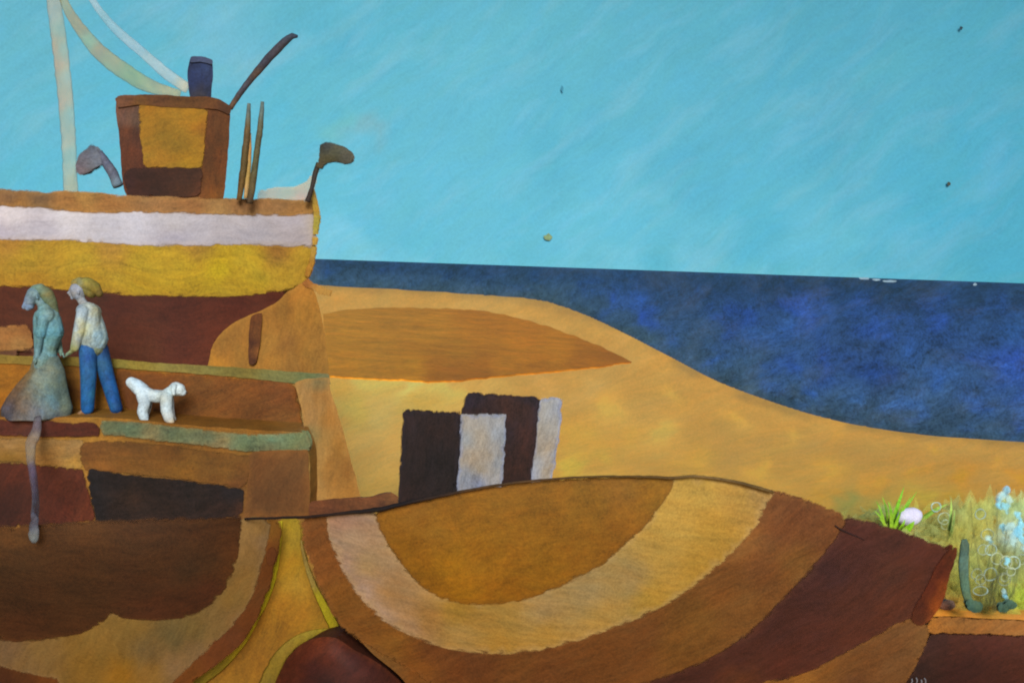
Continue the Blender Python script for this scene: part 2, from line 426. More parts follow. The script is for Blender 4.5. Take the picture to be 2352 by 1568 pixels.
SKY = [(838, 322, (122, 180, 194)), (775, 288, (116, 190, 198)), (700, 330, (105, 188, 210)), (900, 300, (104, 187, 209)), (840, 400, (104, 188, 211)), (840, 240, (104, 187, 208)), (760, 220, (103, 186, 207)), (60, 60, (110, 188, 208)), (300, 60, (106, 186, 208)), (480, 70, (124, 192, 212)), (560, 150, (122, 190, 211)), (430, 110, (116, 190, 210)), (60, 300, (110, 188, 209)), (230, 330, (106, 188, 210)),
       (60, 400, (104, 188, 209)), (650, 250, (100, 186, 207)), (350, 190, (98, 184, 206)), (760, 120, (98, 182, 205)), (700, 400, (104, 188, 210)), (900, 100, (102, 186, 208)), (1080, 150, (110, 190, 210)), (1180, 250, (106, 188, 210)),
       (1300, 60, (104, 186, 207)), (1600, 60, (100, 183, 206)), (1900, 80, (96, 180, 204)), (2300, 60, (96, 184, 207)), (2100, 200, (100, 186, 208)), (1000, 400, (106, 188, 211)), (1300, 350, (98, 182, 205)),
       (1600, 260, (102, 184, 207)), (1600, 400, (98, 182, 206)), (1900, 300, (96, 182, 207)), (2250, 350, (92, 184, 211)), (2200, 480, (90, 184, 210)), (850, 500, (106, 188, 212)), (980, 560, (102, 186, 208)), (1200, 540, (104, 188, 211)), (1430, 520, (108, 190, 211)),
       (1500, 590, (98, 184, 206)), (1750, 520, (96, 184, 208)), (1850, 618, (114, 194, 215)), (1400, 612, (118, 194, 215)), (800, 586, (124, 197, 216)), (760, 582, (118, 194, 215)), (950, 592, (114, 192, 214)), (1120, 598, (110, 190, 212)), (1500, 620, (116, 194, 214)), (1600, 624, (114, 192, 213)), (1940, 626, (110, 192, 214)), (2050, 625, (100, 186, 210)), (2300, 600, (90, 182, 207)), (560, 320, (104, 188, 209)), (660, 340, (102, 186, 208)),
       (1176, -300, (100, 184, 207)), (-300, 200, (106, 186, 208)), (2700, 200, (94, 182, 208))]
def sky_dome():
    naz, az0, az1, e0, e1 = 430, -82, 82, -0.6, 52
    az = np.linspace(R(az0), R(az1), naz); el = np.linspace(R(e0), R(e1), 150)
    A, E = np.meshgrid(az, el); r = 5000.0
    V = np.stack([r * np.cos(E) * np.sin(A), r * np.cos(E) * np.cos(A), r * np.sin(E) + 5], 2).reshape(-1, 3)
    faces = [[i * naz + j, (i + 1) * naz + j, (i + 1) * naz + j + 1, i * naz + j + 1] for i in range(149) for j in range(naz - 1)]
    o = build('sky', [Vector(v) for v in V], faces, SKY, paint(1, ang=38, amp=.030, hue=.035, uv=True, bump=.04, rough=.9, ln=1.5, grain=1.5, pale=.36), origin=(0, 0, 0), kind='structure')
    me = o.data; ul = me.uv_layers.new(name="strokes")
    li = np.empty(len(me.loops), np.int32); me.loops.foreach_get('vertex_index', li)
    ul.data.foreach_set('uv', np.stack([A.ravel()[li] * FPX, E.ravel()[li] * FPX], 1).astype(np.float32).ravel())
    return o
sky_o = sky_dome()
def fleck(name, u, v, a, c_, Y, col, parent, opacity=1.0, n=9):
    pl = [(u + a * math.cos(2 * math.pi * k / n) * (1 + .4 * math.sin(k * 2.7 + u)), v + c_ * math.sin(2 * math.pi * k / n) * (1 + .4 * math.cos(k * 1.9 + v))) for k in range(n)]
    far = lambda u_, v_: ray(u_, v_).normalized().y * 4988 if Y == 4700 else Y
    slab(name, pl, far, col, paint(Y / FPX, ang=20, amp=.1, hue=.05, opacity=opacity), thick=Y * .0004, parent=parent, res=max(3, min(a, c_) * .7), step=3, wobble=.6, rag=max(3, min(a, c_) * .8), key='fleck')
for q in ((2208, 65, 2.2, 2.6, (52, 76, 86)), (2180, 422, 2.8, 2.8, (80, 84, 72)), (1291, 203, 1.6, 6, (72, 146, 168)), (1258, 545, 7, 7, (136, 156, 112))):
    fleck('paint_fleck', *q[:4], 4700, q[4], sky_o)


SEA = [(740, 606, (53, 86, 127)), (760, 625, (50, 86, 137)), (900, 620, (50, 81, 132)), (820, 648, (74, 102, 127)), (950, 652, (69, 96, 120)), (1020, 630, (50, 84, 127)), (1100, 618, (44, 76, 114)), (1150, 640, (47, 78, 123)), (1200, 660, (50, 81, 114)),
       (1250, 632, (47, 80, 118)), (1300, 690, (69, 98, 136)), (1400, 720, (67, 98, 149)), (1350, 655, (47, 78, 121)), (1450, 640, (42, 73, 110)), (1480, 690, (63, 101, 168)), (1420, 690, (59, 95, 168)), (1500, 730, (56, 90, 168)), (1540, 780, (68, 104, 159)), (1640, 830, (72, 110, 168)),
       (1600, 660, (42, 74, 116)), (1800, 655, (41, 70, 107)), (1950, 660, (42, 71, 108)), (1700, 720, (54, 87, 149)), (1680, 760, (59, 93, 154)), (1780, 760, (69, 104, 153)), (1860, 715, (63, 99, 168)), (1840, 700, (59, 92, 164)), (2000, 690, (53, 86, 139)), (2020, 740, (60, 95, 163)), (2150, 690, (53, 86, 137)), (2150, 735, (60, 95, 165)),
       (2300, 690, (56, 90, 140)), (2200, 650, (57, 89, 123)), (2340, 655, (68, 98, 129)), (2100, 643, (54, 86, 118)), (2330, 760, (63, 101, 148)), (2100, 800, (69, 104, 153)), (1900, 830, (59, 90, 158)), (1980, 850, (51, 80, 134)), (2020, 860, (56, 80, 130)), (1900, 870, (59, 89, 144)), (1800, 840, (66, 101, 165)), (1760, 890, (77, 115, 168)), (1860, 905, (72, 110, 168)), (1950, 920, (84, 122, 168)), (2080, 930, (89, 125, 168)), (2150, 880, (75, 114, 168)),
       (2330, 830, (65, 95, 168)), (2290, 850, (68, 101, 168)), (2250, 940, (75, 112, 168)), (2340, 900, (69, 103, 168)), (1850, 935, (84, 110, 148)), (1950, 962, (96, 116, 151)), (2080, 955, (82, 112, 159)), (2060, 985, (93, 110, 133)), (2200, 990, (75, 105, 151)), (2320, 985, (60, 89, 154)), (2345, 1005, (72, 105, 147)), (2345, 950, (78, 116, 168))]
for u_ in range(712, 2400, 15):        # the soft dark edges of the water
    s_ = float(np.interp(u_, SU, SV)); z_ = 607.6 + .0343 * (u_ - 1176)
    SEA += [(u_, s_ - 2, (84, 96, 92))] + ([(u_, s_ - 10, (72, 98, 126)), (u_, z_ + 4, (42, 66, 94))] if u_ % 2 else [])
sea_o = fan('sea', -72, 72, 520, [5.0 * FPX / d for d in np.concatenate([np.linspace(660, 40, 110), np.linspace(36, 2.4, 24)])],
    lambda XY: np.zeros(len(XY)), SEA, paint(1, ang=24, amp=.24, hue=.07, uv=True, bump=.04, rough=.85, ln=.7, grain=1.3, dry=1.5, pale=.28), kind='structure')

for q in ((1985, 640, 11, .8), (2012, 642.5, 7, .7), (2043, 646, 12, 1.0), (2240, 653, 3, 1.6)):  # small pale flecks on the water
    fleck('foam_line', *q, 900, (150, 172, 186), sea_o)
fleck('foam_line', 1970, 772, 3, 7, 150, (180, 160, 140), sea_o)
BEACH = [(760, 690, (188, 141, 71)), (900, 690, (186, 147, 87)), (1050, 695, (188, 153, 97)), (1200, 715, (190, 155, 99)), (1300, 745, (192, 157, 99)), (1400, 780, (192, 157, 101)), (1480, 825, (194, 157, 95)), (1540, 850, (198, 159, 89)),
         (790, 890, (198, 157, 83)), (870, 880, (206, 175, 105)), (950, 885, (216, 187, 125)), (1020, 888, (208, 175, 105)), (820, 940, (204, 169, 97)), (880, 960, (198, 169, 113)), (860, 1030, (186, 155, 97)), (890, 1090, (192, 159, 95)), (850, 1120, (194, 159, 93)), (990, 925, (200, 161, 87)),
         (1120, 885, (188, 155, 93)), (1250, 885, (186, 149, 91)), (1350, 890, (188, 153, 93)), (1400, 940, (198, 161, 87)), (1330, 1000, (194, 153, 75)), (1340, 1070, (208, 167, 79)), (1450, 1000, (194, 155, 81)), (1520, 990, (202, 165, 93)), (1560, 900, (196, 159, 83)), (1600, 1060, (192, 153, 75)), (1700, 960, (198, 161, 83)),
         (1750, 1080, (196, 157, 77)), (1800, 1000, (194, 157, 79)), (1900, 1080, (194, 153, 71)), (1900, 985, (202, 155, 67)), (2050, 1010, (208, 159, 65)), (2150, 1030, (214, 163, 53)), (2100, 1080, (202, 151, 61)), (2300, 1050, (210, 161, 71)), (2200, 1090, (208, 145, 43)), (2000, 1110, (200, 149, 63)), (2340, 1100, (208, 147, 49)),
         (1900, 1145, (180, 142, 62)), (1960, 1155, (140, 140, 82)), (2040, 1170, (150, 146, 76)), (2100, 1140, (176, 156, 66)), (2170, 1150, (176, 146, 58)), (2150, 1220, (140, 140, 78)), (2250, 1180, (164, 156, 82)), (2330, 1180, (150, 152, 94)), (2240, 1250, (166, 150, 66)), (2300, 1300, (134, 134, 80)), (2200, 1320, (146, 140, 66)), (2185, 1385, (176, 130, 56)), (2260, 1380, (132, 128, 64)), (2340, 1380, (150, 128, 60)),
         (2160, 1415, (180, 122, 50)), (2250, 1420, (166, 114, 56)), (2345, 1425, (164, 112, 60)), (650, 1500, (140, 92, 30)), (2500, 1500, (150, 108, 56)), (300, 1568, (130, 90, 40)), (1200, 1700, (130, 86, 38)), (600, 760, (168, 122, 56)), (300, 900, (160, 110, 50))]
for u_ in range(712, 2400, 15):
    s_ = float(np.interp(u_, SU, SV))
    BEACH += [(u_, s_ + 1, (136, 112, 72)), (u_, s_ + 8, (178, 140, 78)), (u_, s_ + 20, (192, 151, 82))]
radii = [5.0 * FPX / d for d in np.concatenate([np.linspace(5600, 1700, 18), np.linspace(1650, 700, 70), np.linspace(690, 44, 190)])]
fan('beach', -64, 64, 760, radii, heights, BEACH, paint(1, ang=30, amp=.055, hue=.055, uv=True, bump=.05, rough=.85, ln=1.2, pale=.12), kind='structure')

# the long brown dune patch: a low swell of darker sand lying on the beach
LENS = [(742, 722), (800, 712), (900, 706), (1000, 708), (1090, 712), (1180, 728), (1280, 757), (1370, 792), (1450, 829), (1390, 840), (1300, 850), (1200, 858), (1110, 868), (1000, 876), (880, 869), (757, 863), (748, 800)]
def dune():
    _seed[0] += 1
    B = [wob(q, 2.0, 91.0) for q in spline(LENS, 8, corner=60)]; nb = len(B)
    BA = np.array([(q.x, q.y) for q in B]); pts = list(B)
    for y in np.arange(700, 880, 11):
        for x in np.arange(735, 1455, 12):
            if ((BA - (x, y)) ** 2).sum(1).min() > 42: pts.append(Vector((x, y)))
    v2, _, f2, *_r = delaunay_2d_cdt(pts, [], [list(range(nb))], 1, 1e-4)
    used = sorted({i for f in f2 for i in f}); ix = {o: k for k, o in enumerate(used)}
    uv = [(v2[i].x, v2[i].y) for i in used]; f2 = [[ix[i] for i in f][::-1] for f in f2]
    top = on_ground(uv, 0.05)
    V = []
    for (u, v), p in zip(uv, top):
        V.append(p)
    n = len(V); ec = {(a, b) for f in f2 for a, b in zip(f, f[1:] + f[:1])}
    rim = [(a, b) for a, b in ec if (b, a) not in ec]; skirt = {}
    for a, b in rim:
        for i in (a, b):
            if i not in skirt: skirt[i] = (len(V), len(V) + 1); V += [V[i].copy(), V[i] - Vector((0, 0, 0.4))]
    f2 += [[skirt[a][0], skirt[a][1], skirt[b][1], skirt[b][0]] for a, b in rim]
    c = [(790, 740, (172, 125, 48)), (900, 750, (166, 119, 46)), (860, 810, (164, 119, 48)), (800, 840, (170, 121, 42)), (950, 850, (166, 119, 38)), (1000, 760, (170, 121, 44)), (1100, 740, (166, 111, 30)), (1200, 770, (170, 113, 30)),
         (1280, 800, (174, 117, 30)), (1350, 820, (160, 105, 28)), (1420, 828, (148, 95, 28)), (1150, 830, (166, 113, 36)), (1250, 845, (158, 105, 28)), (1050, 856, (144, 93, 26)), (1110, 858, (146, 95, 28)), (1000, 866, (146, 95, 26)), (1060, 800, (164, 115, 40))]
    build('sand_dune', V, f2, c, paint(.035, ang=25, amp=.09, hue=.07, bump=.2, rough=.85, ln=1.0), kind='structure')
dune()

# ------------------------------------------------------------------ the big fishing boat
YH = lambda u, v=0: 14.7 + 1.55 * max(0.0, (u + 120) / 840) ** 2.6
P15 = PX(15)
mh = paint(P15, ang=2, amp=.10, hue=.07)
mw = paint(P15, ang=2, amp=.05, hue=.02)
fb = thing('fishing_boat', at(330, 800, 16.2), 'big beached fishing boat with white and yellow topsides, brown wheelhouse, funnel and mast', 'boat')
def far_side(p):                        # mirror of the near side about the keel line
    return Vector((p.x, 2 * 16.35 - p.y + 0.02, p.z))
HULL = [(-60, 660), (0, 655), (80, 657), (200, 667), (300, 674), (430, 677), (540, 676), (630, 668), (660, 672), (640, 692), (608, 710), (570, 727), (530, 747), (505, 770), (488, 797), (483, 830), (470, 858), (330, 856), (200, 850), (-60, 842)]
CORE = [(-60, 440), (100, 448), (300, 455), (560, 463), (714, 463), (722, 520), (722, 575), (715, 606), (703, 632), (655, 668), (640, 690), (570, 725), (505, 768), (483, 825), (470, 856), (200, 848), (-60, 840)]
BH = slab('hull', CORE, lambda u, v: YH(u) + .02, (96, 58, 36), mh, parent=fb, back=far_side, res=24, wobble=0, inset=4, rag=0)
slab('hull_bottom', HULL, lambda u, v: YH(u) + .010,
     [(30, 690, (86, 50, 32)), (60, 740, (84, 52, 34)), (270, 700, (78, 42, 28)), (300, 760, (92, 54, 34)), (330, 810, (104, 66, 40)), (420, 700, (84, 46, 32)), (420, 790, (92, 52, 36)), (550, 690, (88, 46, 32)), (640, 676, (90, 48, 30)), (500, 740, (98, 54, 34)), (460, 820, (108, 62, 40)), (590, 705, (94, 54, 36)), (240, 660, (70, 46, 30))],
     mh, parent=fb, inset=-5, thick=.05, edge=((120, 74, 40), .3))
slab('beaching_plank', [(-60, 745), (0, 748), (60, 745), (72, 765), (76, 800), (40, 806), (-60, 815)], lambda u, v: YH(u) - .05, [(20, 770, (158, 108, 62)), (40, 790, (168, 124, 74)), (60, 755, (140, 92, 52))], mh, parent=fb, thick=.08)
slab('bilge_keel', [(-60, 808), (40, 803), (100, 797), (100, 822), (40, 822), (-60, 828)], lambda u, v: YH(u) - .08, (98, 64, 44), mh, parent=fb, thick=.1)
slab('yellow_strake', [(-60, 544), (0, 544), (100, 545), (200, 548), (300, 556), (420, 558), (560, 556), (680, 560), (723, 567), (719, 600), (706, 632), (690, 651), (640, 666), (540, 676), (430, 677), (300, 674), (200, 666), (80, 656), (-60, 652)], YH,
     [(30, 555, (164, 120, 62)), (250, 565, (176, 132, 66)), (450, 572, (172, 130, 60)), (640, 575, (160, 112, 62)), (700, 590, (180, 142, 56)), (60, 590, (172, 140, 52)), (60, 640, (162, 120, 42)), (200, 600, (176, 144, 50)), (200, 650, (166, 128, 36)), (330, 600, (180, 148, 46)), (330, 655, (172, 136, 34)), (430, 610, (184, 152, 44)), (500, 620, (194, 164, 32)), (580, 600, (186, 156, 52)), (590, 650, (180, 148, 46)), (650, 640, (182, 146, 56)), (690, 625, (180, 142, 58)), (440, 660, (180, 144, 36)), (530, 665, (180, 146, 46))],
     mh, parent=fb, inset=-5, thick=.06, edge=((172, 122, 54), .4))
slab('white_strake', [(-60, 466), (0, 468), (100, 474), (220, 482), (300, 481), (450, 486), (600, 490), (712, 490), (720, 500), (723, 540), (720, 566), (680, 563), (560, 559), (420, 561), (300, 559), (200, 551), (100, 548), (-60, 547)], lambda u, v: YH(u) - .005,
     [(20, 490, (214, 204, 204)), (150, 492, (216, 208, 208)), (300, 492, (206, 200, 204)), (100, 530, (190, 182, 188)), (250, 535, (192, 186, 190)), (400, 510, (200, 192, 192)), (400, 548, (178, 170, 178)), (550, 505, (194, 184, 184)), (560, 545, (176, 168, 172)), (680, 505, (186, 176, 180)), (690, 545, (176, 164, 164)), (0, 540, (182, 172, 180)), (715, 520, (196, 178, 160))],
     mw, parent=fb, inset=-5, thick=.06, edge=((196, 166, 124), .3))
slab('deck_rail', [(-60, 436), (0, 436), (60, 440), (110, 446), (140, 441), (200, 444), (290, 452), (430, 457), (560, 460), (640, 460), (690, 464), (720, 458), (722, 492), (600, 492), (450, 488), (300, 484), (220, 485), (100, 477), (0, 470), (-60, 468)], lambda u, v: YH(u) - .010,
     [(30, 444, (122, 92, 72)), (90, 446, (116, 90, 68)), (40, 460, (158, 110, 60)), (150, 455, (166, 116, 66)), (250, 468, (160, 110, 62)), (350, 475, (156, 112, 72)), (450, 472, (158, 108, 66)), (560, 472, (150, 106, 70)), (640, 472, (156, 114, 76)), (690, 480, (176, 128, 80)), (715, 470, (172, 128, 72)), (500, 486, (170, 130, 84)), (200, 446, (170, 128, 72))],
     paint(P15, ang=2, amp=.10, hue=.06), parent=fb, inset=-5, thick=.10, edge=((178, 136, 80), .35))
slab('stem_post', [(713, 440), (720, 436), (727, 470), (733, 500), (728, 540), (724, 575), (718, 610), (704, 640), (700, 630), (712, 600), (718, 560), (722, 500)], lambda u, v: YH(u) - .05,
     [(722, 480, (190, 150, 78)), (730, 510, (170, 160, 90)), (722, 560, (186, 146, 84)), (708, 625, (176, 122, 58)), (718, 445, (182, 150, 96))], mh, parent=fb, thick=.08, step=5, res=8, wobble=1.0, inset=-3, rag=4)
slab('bow_haze', [(590, 462), (592, 438), (640, 430), (690, 424), (712, 405), (722, 380), (732, 385), (724, 430), (712, 458), (680, 463), (630, 461)], lambda u, v: YH(u) + .2,
     [(610, 450, (170, 178, 150)), (660, 440, (162, 188, 176)), (700, 425, (170, 184, 160)), (725, 395, (168, 192, 180)), (690, 455, (196, 170, 120))], paint(P15, ang=2, amp=.05, hue=.02, opacity=.3), parent=fb, thick=.03, step=5, res=9)  # pale haze between poles and bow, built as a translucent sheet
# wheelhouse
wh = slab('wheelhouse', [(270, 222), (330, 220), (420, 224), (495, 228), (528, 248), (524, 330), (518, 400), (513, 455), (455, 456), (380, 454), (330, 462), (300, 460), (288, 440), (282, 410), (276, 330), (268, 250)], 15.45,
     [(290, 300, (100, 62, 44)), (300, 360, (104, 62, 44)), (285, 270, (120, 92, 84)), (500, 300, (102, 66, 34)), (510, 360, (112, 70, 32)), (490, 420, (104, 66, 30)), (500, 450, (128, 84, 34)), (480, 350, (96, 62, 30)), (305, 390, (98, 58, 42)), (315, 310, (84, 52, 42)), (315, 280, (96, 84, 80)), (420, 455, (140, 92, 60))],
     paint(P15, ang=85, amp=.13, hue=.10), thick=1.5, skew=-.30, parent=fb, wobble=1.4)
slab('roof', [(266, 228), (276, 221), (340, 219), (430, 223), (495, 227), (530, 246), (527, 262), (505, 252), (472, 248), (400, 246), (320, 240), (272, 246)], 15.42,
     [(290, 230, (116, 80, 66)), (350, 228, (102, 68, 48)), (420, 234, (112, 76, 40)), (480, 234, (110, 72, 40)), (515, 250, (88, 58, 40)), (330, 240, (132, 92, 46))], paint(P15, ang=3, amp=.12, hue=.08), parent=wh, thick=1.6, skew=-.30, step=6)
wn = slab('window', [(320, 238), (350, 237), (420, 246), (476, 250), (473, 300), (468, 345), (464, 386), (400, 386), (330, 384), (326, 340), (319, 290)], 15.43,
     [(340, 255, (166, 116, 40)), (450, 262, (172, 122, 36)), (340, 300, (158, 114, 42)), (400, 320, (150, 114, 44)), (450, 340, (164, 118, 38)), (360, 370, (168, 120, 46)), (440, 376, (172, 128, 38)), (400, 270, (168, 122, 44)), (475, 300, (150, 96, 36))], paint(P15, ang=20, amp=.09, hue=.09), parent=wh, thick=.04, res=10, step=6)
slab('lower_panel', [(283, 398), (300, 388), (380, 384), (440, 386), (466, 384), (462, 420), (458, 450), (400, 452), (340, 452), (318, 462), (302, 460), (290, 435)], 15.42,
     [(300, 420, (72, 42, 38)), (340, 400, (72, 44, 34)), (420, 400, (74, 46, 32)), (360, 430, (64, 40, 30)), (430, 435, (84, 54, 34)), (320, 445, (76, 44, 32)), (455, 440, (110, 66, 40))], paint(P15, ang=4, amp=.13, hue=.08), parent=wh, thick=.05, res=10, step=6)
fu = slab('funnel', [(438, 136), (455, 133), (486, 141), (488, 170), (485, 200), (484, 226), (440, 228), (434, 200), (433, 165)], 15.7,
     [(445, 145, (38, 50, 74)), (470, 155, (60, 78, 108)), (445, 190, (38, 54, 84)), (470, 185, (52, 68, 100)), (475, 210, (48, 58, 76)), (460, 205, (66, 64, 76)), (462, 222, (78, 68, 58))], paint(P15, ang=80, amp=.14, hue=.10), parent=fb, thick=.34, skew=-.3, res=9, step=5)
slab('funnel_rim', [(437, 140), (440, 132), (462, 131), (487, 139), (487, 147), (460, 141), (440, 143)], 15.67, (60, 70, 100), paint(P15, ang=4, amp=.1, hue=.08), parent=fu, thick=.36, skew=-.3, res=6, step=4)
# mast, stays, boom, poles
tube('mast', [(118, -70, 17), (126, 20, 17), (138, 110, 18), (150, 220, 18), (158, 330, 17), (163, 446, 17)], 15.9,
     [(108, 10, (160, 180, 178)), (118, 40, (156, 180, 180)), (124, 110, (178, 160, 100)), (140, 60, (140, 184, 184)), (146, 110, (140, 186, 190)), (134, 160, (178, 158, 92)), (150, 170, (150, 186, 186)), (142, 240, (176, 168, 116)), (165, 260, (138, 190, 200)), (150, 330, (168, 186, 164)), (165, 350, (142, 192, 198)), (148, 400, (160, 192, 186)), (165, 425, (168, 182, 132))], paint(P15, ang=86, amp=.08, hue=.08, opacity=.33), parent=fb, flat=.3)
tube('furled_sail', [(132, -60, 5), (150, 10, 10), (180, 60, 13), (220, 110, 17), (268, 152, 19), (320, 186, 18), (365, 205, 14), (415, 216, 8)], 15.85,
     [(150, 20, (150, 168, 150)), (165, 30, (150, 140, 80)), (190, 60, (148, 140, 84)), (200, 95, (140, 188, 190)), (232, 112, (154, 142, 84)), (250, 150, (142, 178, 150)), (262, 142, (158, 160, 90)), (290, 180, (138, 176, 120)), (310, 172, (140, 176, 104)), (350, 192, (152, 158, 96)), (340, 205, (164, 188, 140)), (395, 212, (176, 180, 118))], paint(P15, ang=-42, amp=.09, hue=.10, opacity=.36), parent=fb, flat=.3)
tube('forestay', [(180, -60, 4), (205, -10, 7), (245, 45, 9), (290, 90, 11), (340, 132, 11), (385, 172, 13), (432, 204, 12)], 15.95,
     [(215, 10, (150, 190, 205)), (260, 50, (150, 196, 214)), (250, 55, (120, 170, 180)), (310, 105, (150, 190, 206)), (350, 145, (160, 196, 206)), (385, 175, (160, 194, 196)), (425, 205, (196, 196, 140))], paint(P15, ang=-42, amp=.07, hue=.06, opacity=.28), parent=fb, flat=.3)
tube('boom', [(528, 250, 6), (560, 203, 7), (585, 172, 8), (598, 156, 9), (630, 120, 10), (655, 96, 9), (672, 82, 7), (683, 84, 3)], 15.5,
     [(535, 238, (110, 90, 70)), (560, 205, (74, 80, 92)), (590, 168, (90, 78, 66)), (610, 145, (66, 70, 84)), (640, 110, (72, 72, 80)), (676, 83, (60, 74, 90))], paint(P15, ang=45, amp=.14, hue=.10), parent=fb)
tube('deck_pole', [(572, 238, 4), (569, 290, 7), (563, 350, 8), (556, 410, 8), (549, 460, 6)], 15.4,
     [(570, 250, (104, 124, 130)), (566, 310, (100, 88, 64)), (560, 370, (92, 80, 48)), (552, 430, (96, 80, 46)), (550, 455, (120, 96, 60))], paint(P15, ang=86, amp=.14, hue=.1), parent=fb)
tube('deck_pole', [(603, 234, 4), (598, 290, 7), (590, 350, 7), (582, 410, 8), (573, 468, 7)], 15.35,
     [(602, 245, (92, 116, 124)), (596, 310, (96, 100, 84)), (588, 370, (88, 92, 70)), (580, 430, (96, 88, 60)), (574, 462, (84, 70, 56))], paint(P15, ang=86, amp=.14, hue=.1), parent=fb)
tube('deck_pole', [(574, 305, 3), (572, 360, 6), (567, 420, 6), (564, 456, 4)], 15.45, [(572, 330, (190, 150, 96)), (568, 400, (176, 156, 96)), (565, 440, (200, 176, 130))], paint(P15, ang=86, amp=.1, hue=.08), parent=fb)
def pennant(pole, cloth, Y, cp, cc, lab):
    a = tube('ventilator', pole, Y, cp, paint(P15, ang=60, amp=.12, hue=.08), parent=fb, step=6)
    slab('cowl', cloth, Y - .06, cc, paint(P15, ang=10, amp=.13, hue=.10), parent=a, thick=.12, res=8, step=5, puff=.05)
    a['label'] = lab
pennant([(706, 464, 6), (716, 432, 5), (724, 400, 6), (732, 374, 6)], [(735, 334), (752, 327), (775, 332), (800, 344), (813, 358), (810, 375), (795, 377), (775, 372), (752, 374), (740, 384), (730, 396), (727, 380), (733, 360)], 16.0,
        [(710, 455, (70, 58, 50)), (722, 410, (74, 66, 56)), (732, 378, (80, 76, 54))],
        [(745, 345, (76, 76, 56)), (770, 350, (88, 88, 60)), (790, 365, (90, 90, 74)), (755, 368, (98, 94, 56)), (750, 335, (54, 64, 74)), (735, 385, (92, 84, 56))], 'dark olive cowl ventilator leaning over the bow')
pennant([(272, 428, 12), (262, 405, 12), (246, 378, 11), (226, 352, 10)], [(174, 380), (180, 360), (196, 342), (212, 331), (224, 342), (232, 358), (238, 374), (226, 382), (204, 396), (186, 402), (176, 396)], 15.6,
        [(268, 422, (142, 164, 164)), (258, 398, (116, 120, 132)), (236, 366, (112, 116, 128))],
        [(210, 345, (96, 110, 122)), (195, 360, (108, 108, 112)), (190, 385, (122, 118, 122)), (215, 375, (112, 122, 128)), (180, 390, (126, 112, 116)), (228, 366, (108, 118, 130))], 'purple grey cowl ventilator beside the wheelhouse')

# ------------------------------------------------------------------ the quay
P13 = PX(12.8)
mq = paint(P13, ang=4, amp=.10, hue=.08); mqd = paint(P13, ang=8, amp=.14, hue=.10); mqv = paint(P13, ang=84, amp=.08, hue=.06)
qy = thing('harbour_quay', at(350, 1290, 12.9), 'stepped brown and ochre harbour quay with a walkway, green coping and an arch opening painted dark', 'quay')
slab('lower_wall', [(-60, 958), (100, 960), (240, 960), (460, 980), (690, 994), (708, 1040), (710, 1160), (706, 1300), (-60, 1300)], 12.45,
     [(50, 963, (150, 98, 44)), (240, 958, (160, 112, 50)), (420, 976, (148, 98, 40)), (600, 990, (152, 102, 42)), (690, 996, (160, 116, 70)), (30, 1040, (140, 104, 60)), (200, 1060, (180, 132, 68)), (400, 1080, (118, 80, 42)), (700, 1060, (170, 130, 78)), (560, 1150, (130, 88, 50)), (300, 1230, (90, 56, 34))], mq, parent=qy, thick=.78, solid=True, res=24)
slab('upper_wall', [(-60, 820), (80, 822), (245, 830), (420, 840), (560, 850), (690, 860), (690, 1010), (400, 1000), (-60, 985)], 13.2,
     [(20, 860, (158, 104, 36)), (40, 930, (166, 104, 26)), (130, 870, (150, 100, 44)), (190, 880, (146, 100, 40)), (170, 900, (120, 72, 34)), (240, 900, (152, 104, 42)), (290, 1000, (172, 112, 36)), (160, 950, (176, 120, 40)), (600, 995, (178, 116, 36)), (688, 930, (160, 120, 72))], mq, parent=qy, thick=.5, res=18)
slab('brown_panel', [(256, 846), (330, 852), (440, 858), (560, 868), (660, 874), (680, 892), (690, 940), (694, 978), (660, 1000), (600, 996), (500, 990), (400, 974), (310, 966), (290, 940), (272, 900)], 13.188,
     [(290, 870, (112, 70, 34)), (280, 900, (96, 54, 26)), (330, 940, (122, 74, 34)), (440, 880, (124, 80, 40)), (430, 950, (118, 74, 34)), (540, 900, (130, 82, 40)), (560, 960, (118, 74, 32)), (650, 900, (124, 76, 40)), (660, 960, (126, 82, 40)), (480, 975, (132, 84, 34)), (380, 870, (118, 72, 34))], paint(P13, ang=28, amp=.11, hue=.09), parent=qy, thick=.05, edge=((168, 104, 34), .5))
slab('coping', [(-60, 812), (40, 818), (100, 820), (245, 824), (330, 832), (420, 838), (560, 846), (690, 856), (754, 860), (758, 880), (690, 880), (560, 866), (420, 854), (330, 848), (245, 842), (100, 836), (-60, 832)], 13.175,
     [(40, 826, (140, 112, 48)), (160, 830, (150, 124, 56)), (300, 838, (150, 128, 56)), (430, 846, (142, 124, 66)), (560, 856, (128, 112, 56)), (650, 864, (124, 118, 72)), (710, 866, (112, 120, 82)), (745, 868, (124, 118, 86))], mq, parent=qy, thick=.30, skew=-.2, res=10)
slab('green_kerb', [(232, 966), (300, 968), (380, 976), (460, 986), (560, 996), (640, 996), (704, 990), (712, 1010), (712, 1034), (640, 1036), (560, 1036), (460, 1022), (380, 1014), (300, 1004), (240, 1000), (228, 984)], 12.415,
     [(250, 980, (104, 110, 82)), (300, 985, (96, 108, 82)), (400, 990, (104, 110, 80)), (480, 1000, (110, 112, 82)), (560, 1012, (108, 120, 88)), (620, 1006, (110, 136, 106)), (680, 1004, (120, 128, 88)), (350, 1000, (134, 118, 80)), (500, 1020, (136, 116, 80)), (620, 1026, (126, 116, 80)), (690, 1028, (116, 116, 80))], mqd, parent=qy, thick=.12, res=10, edge=((160, 124, 72), .35))
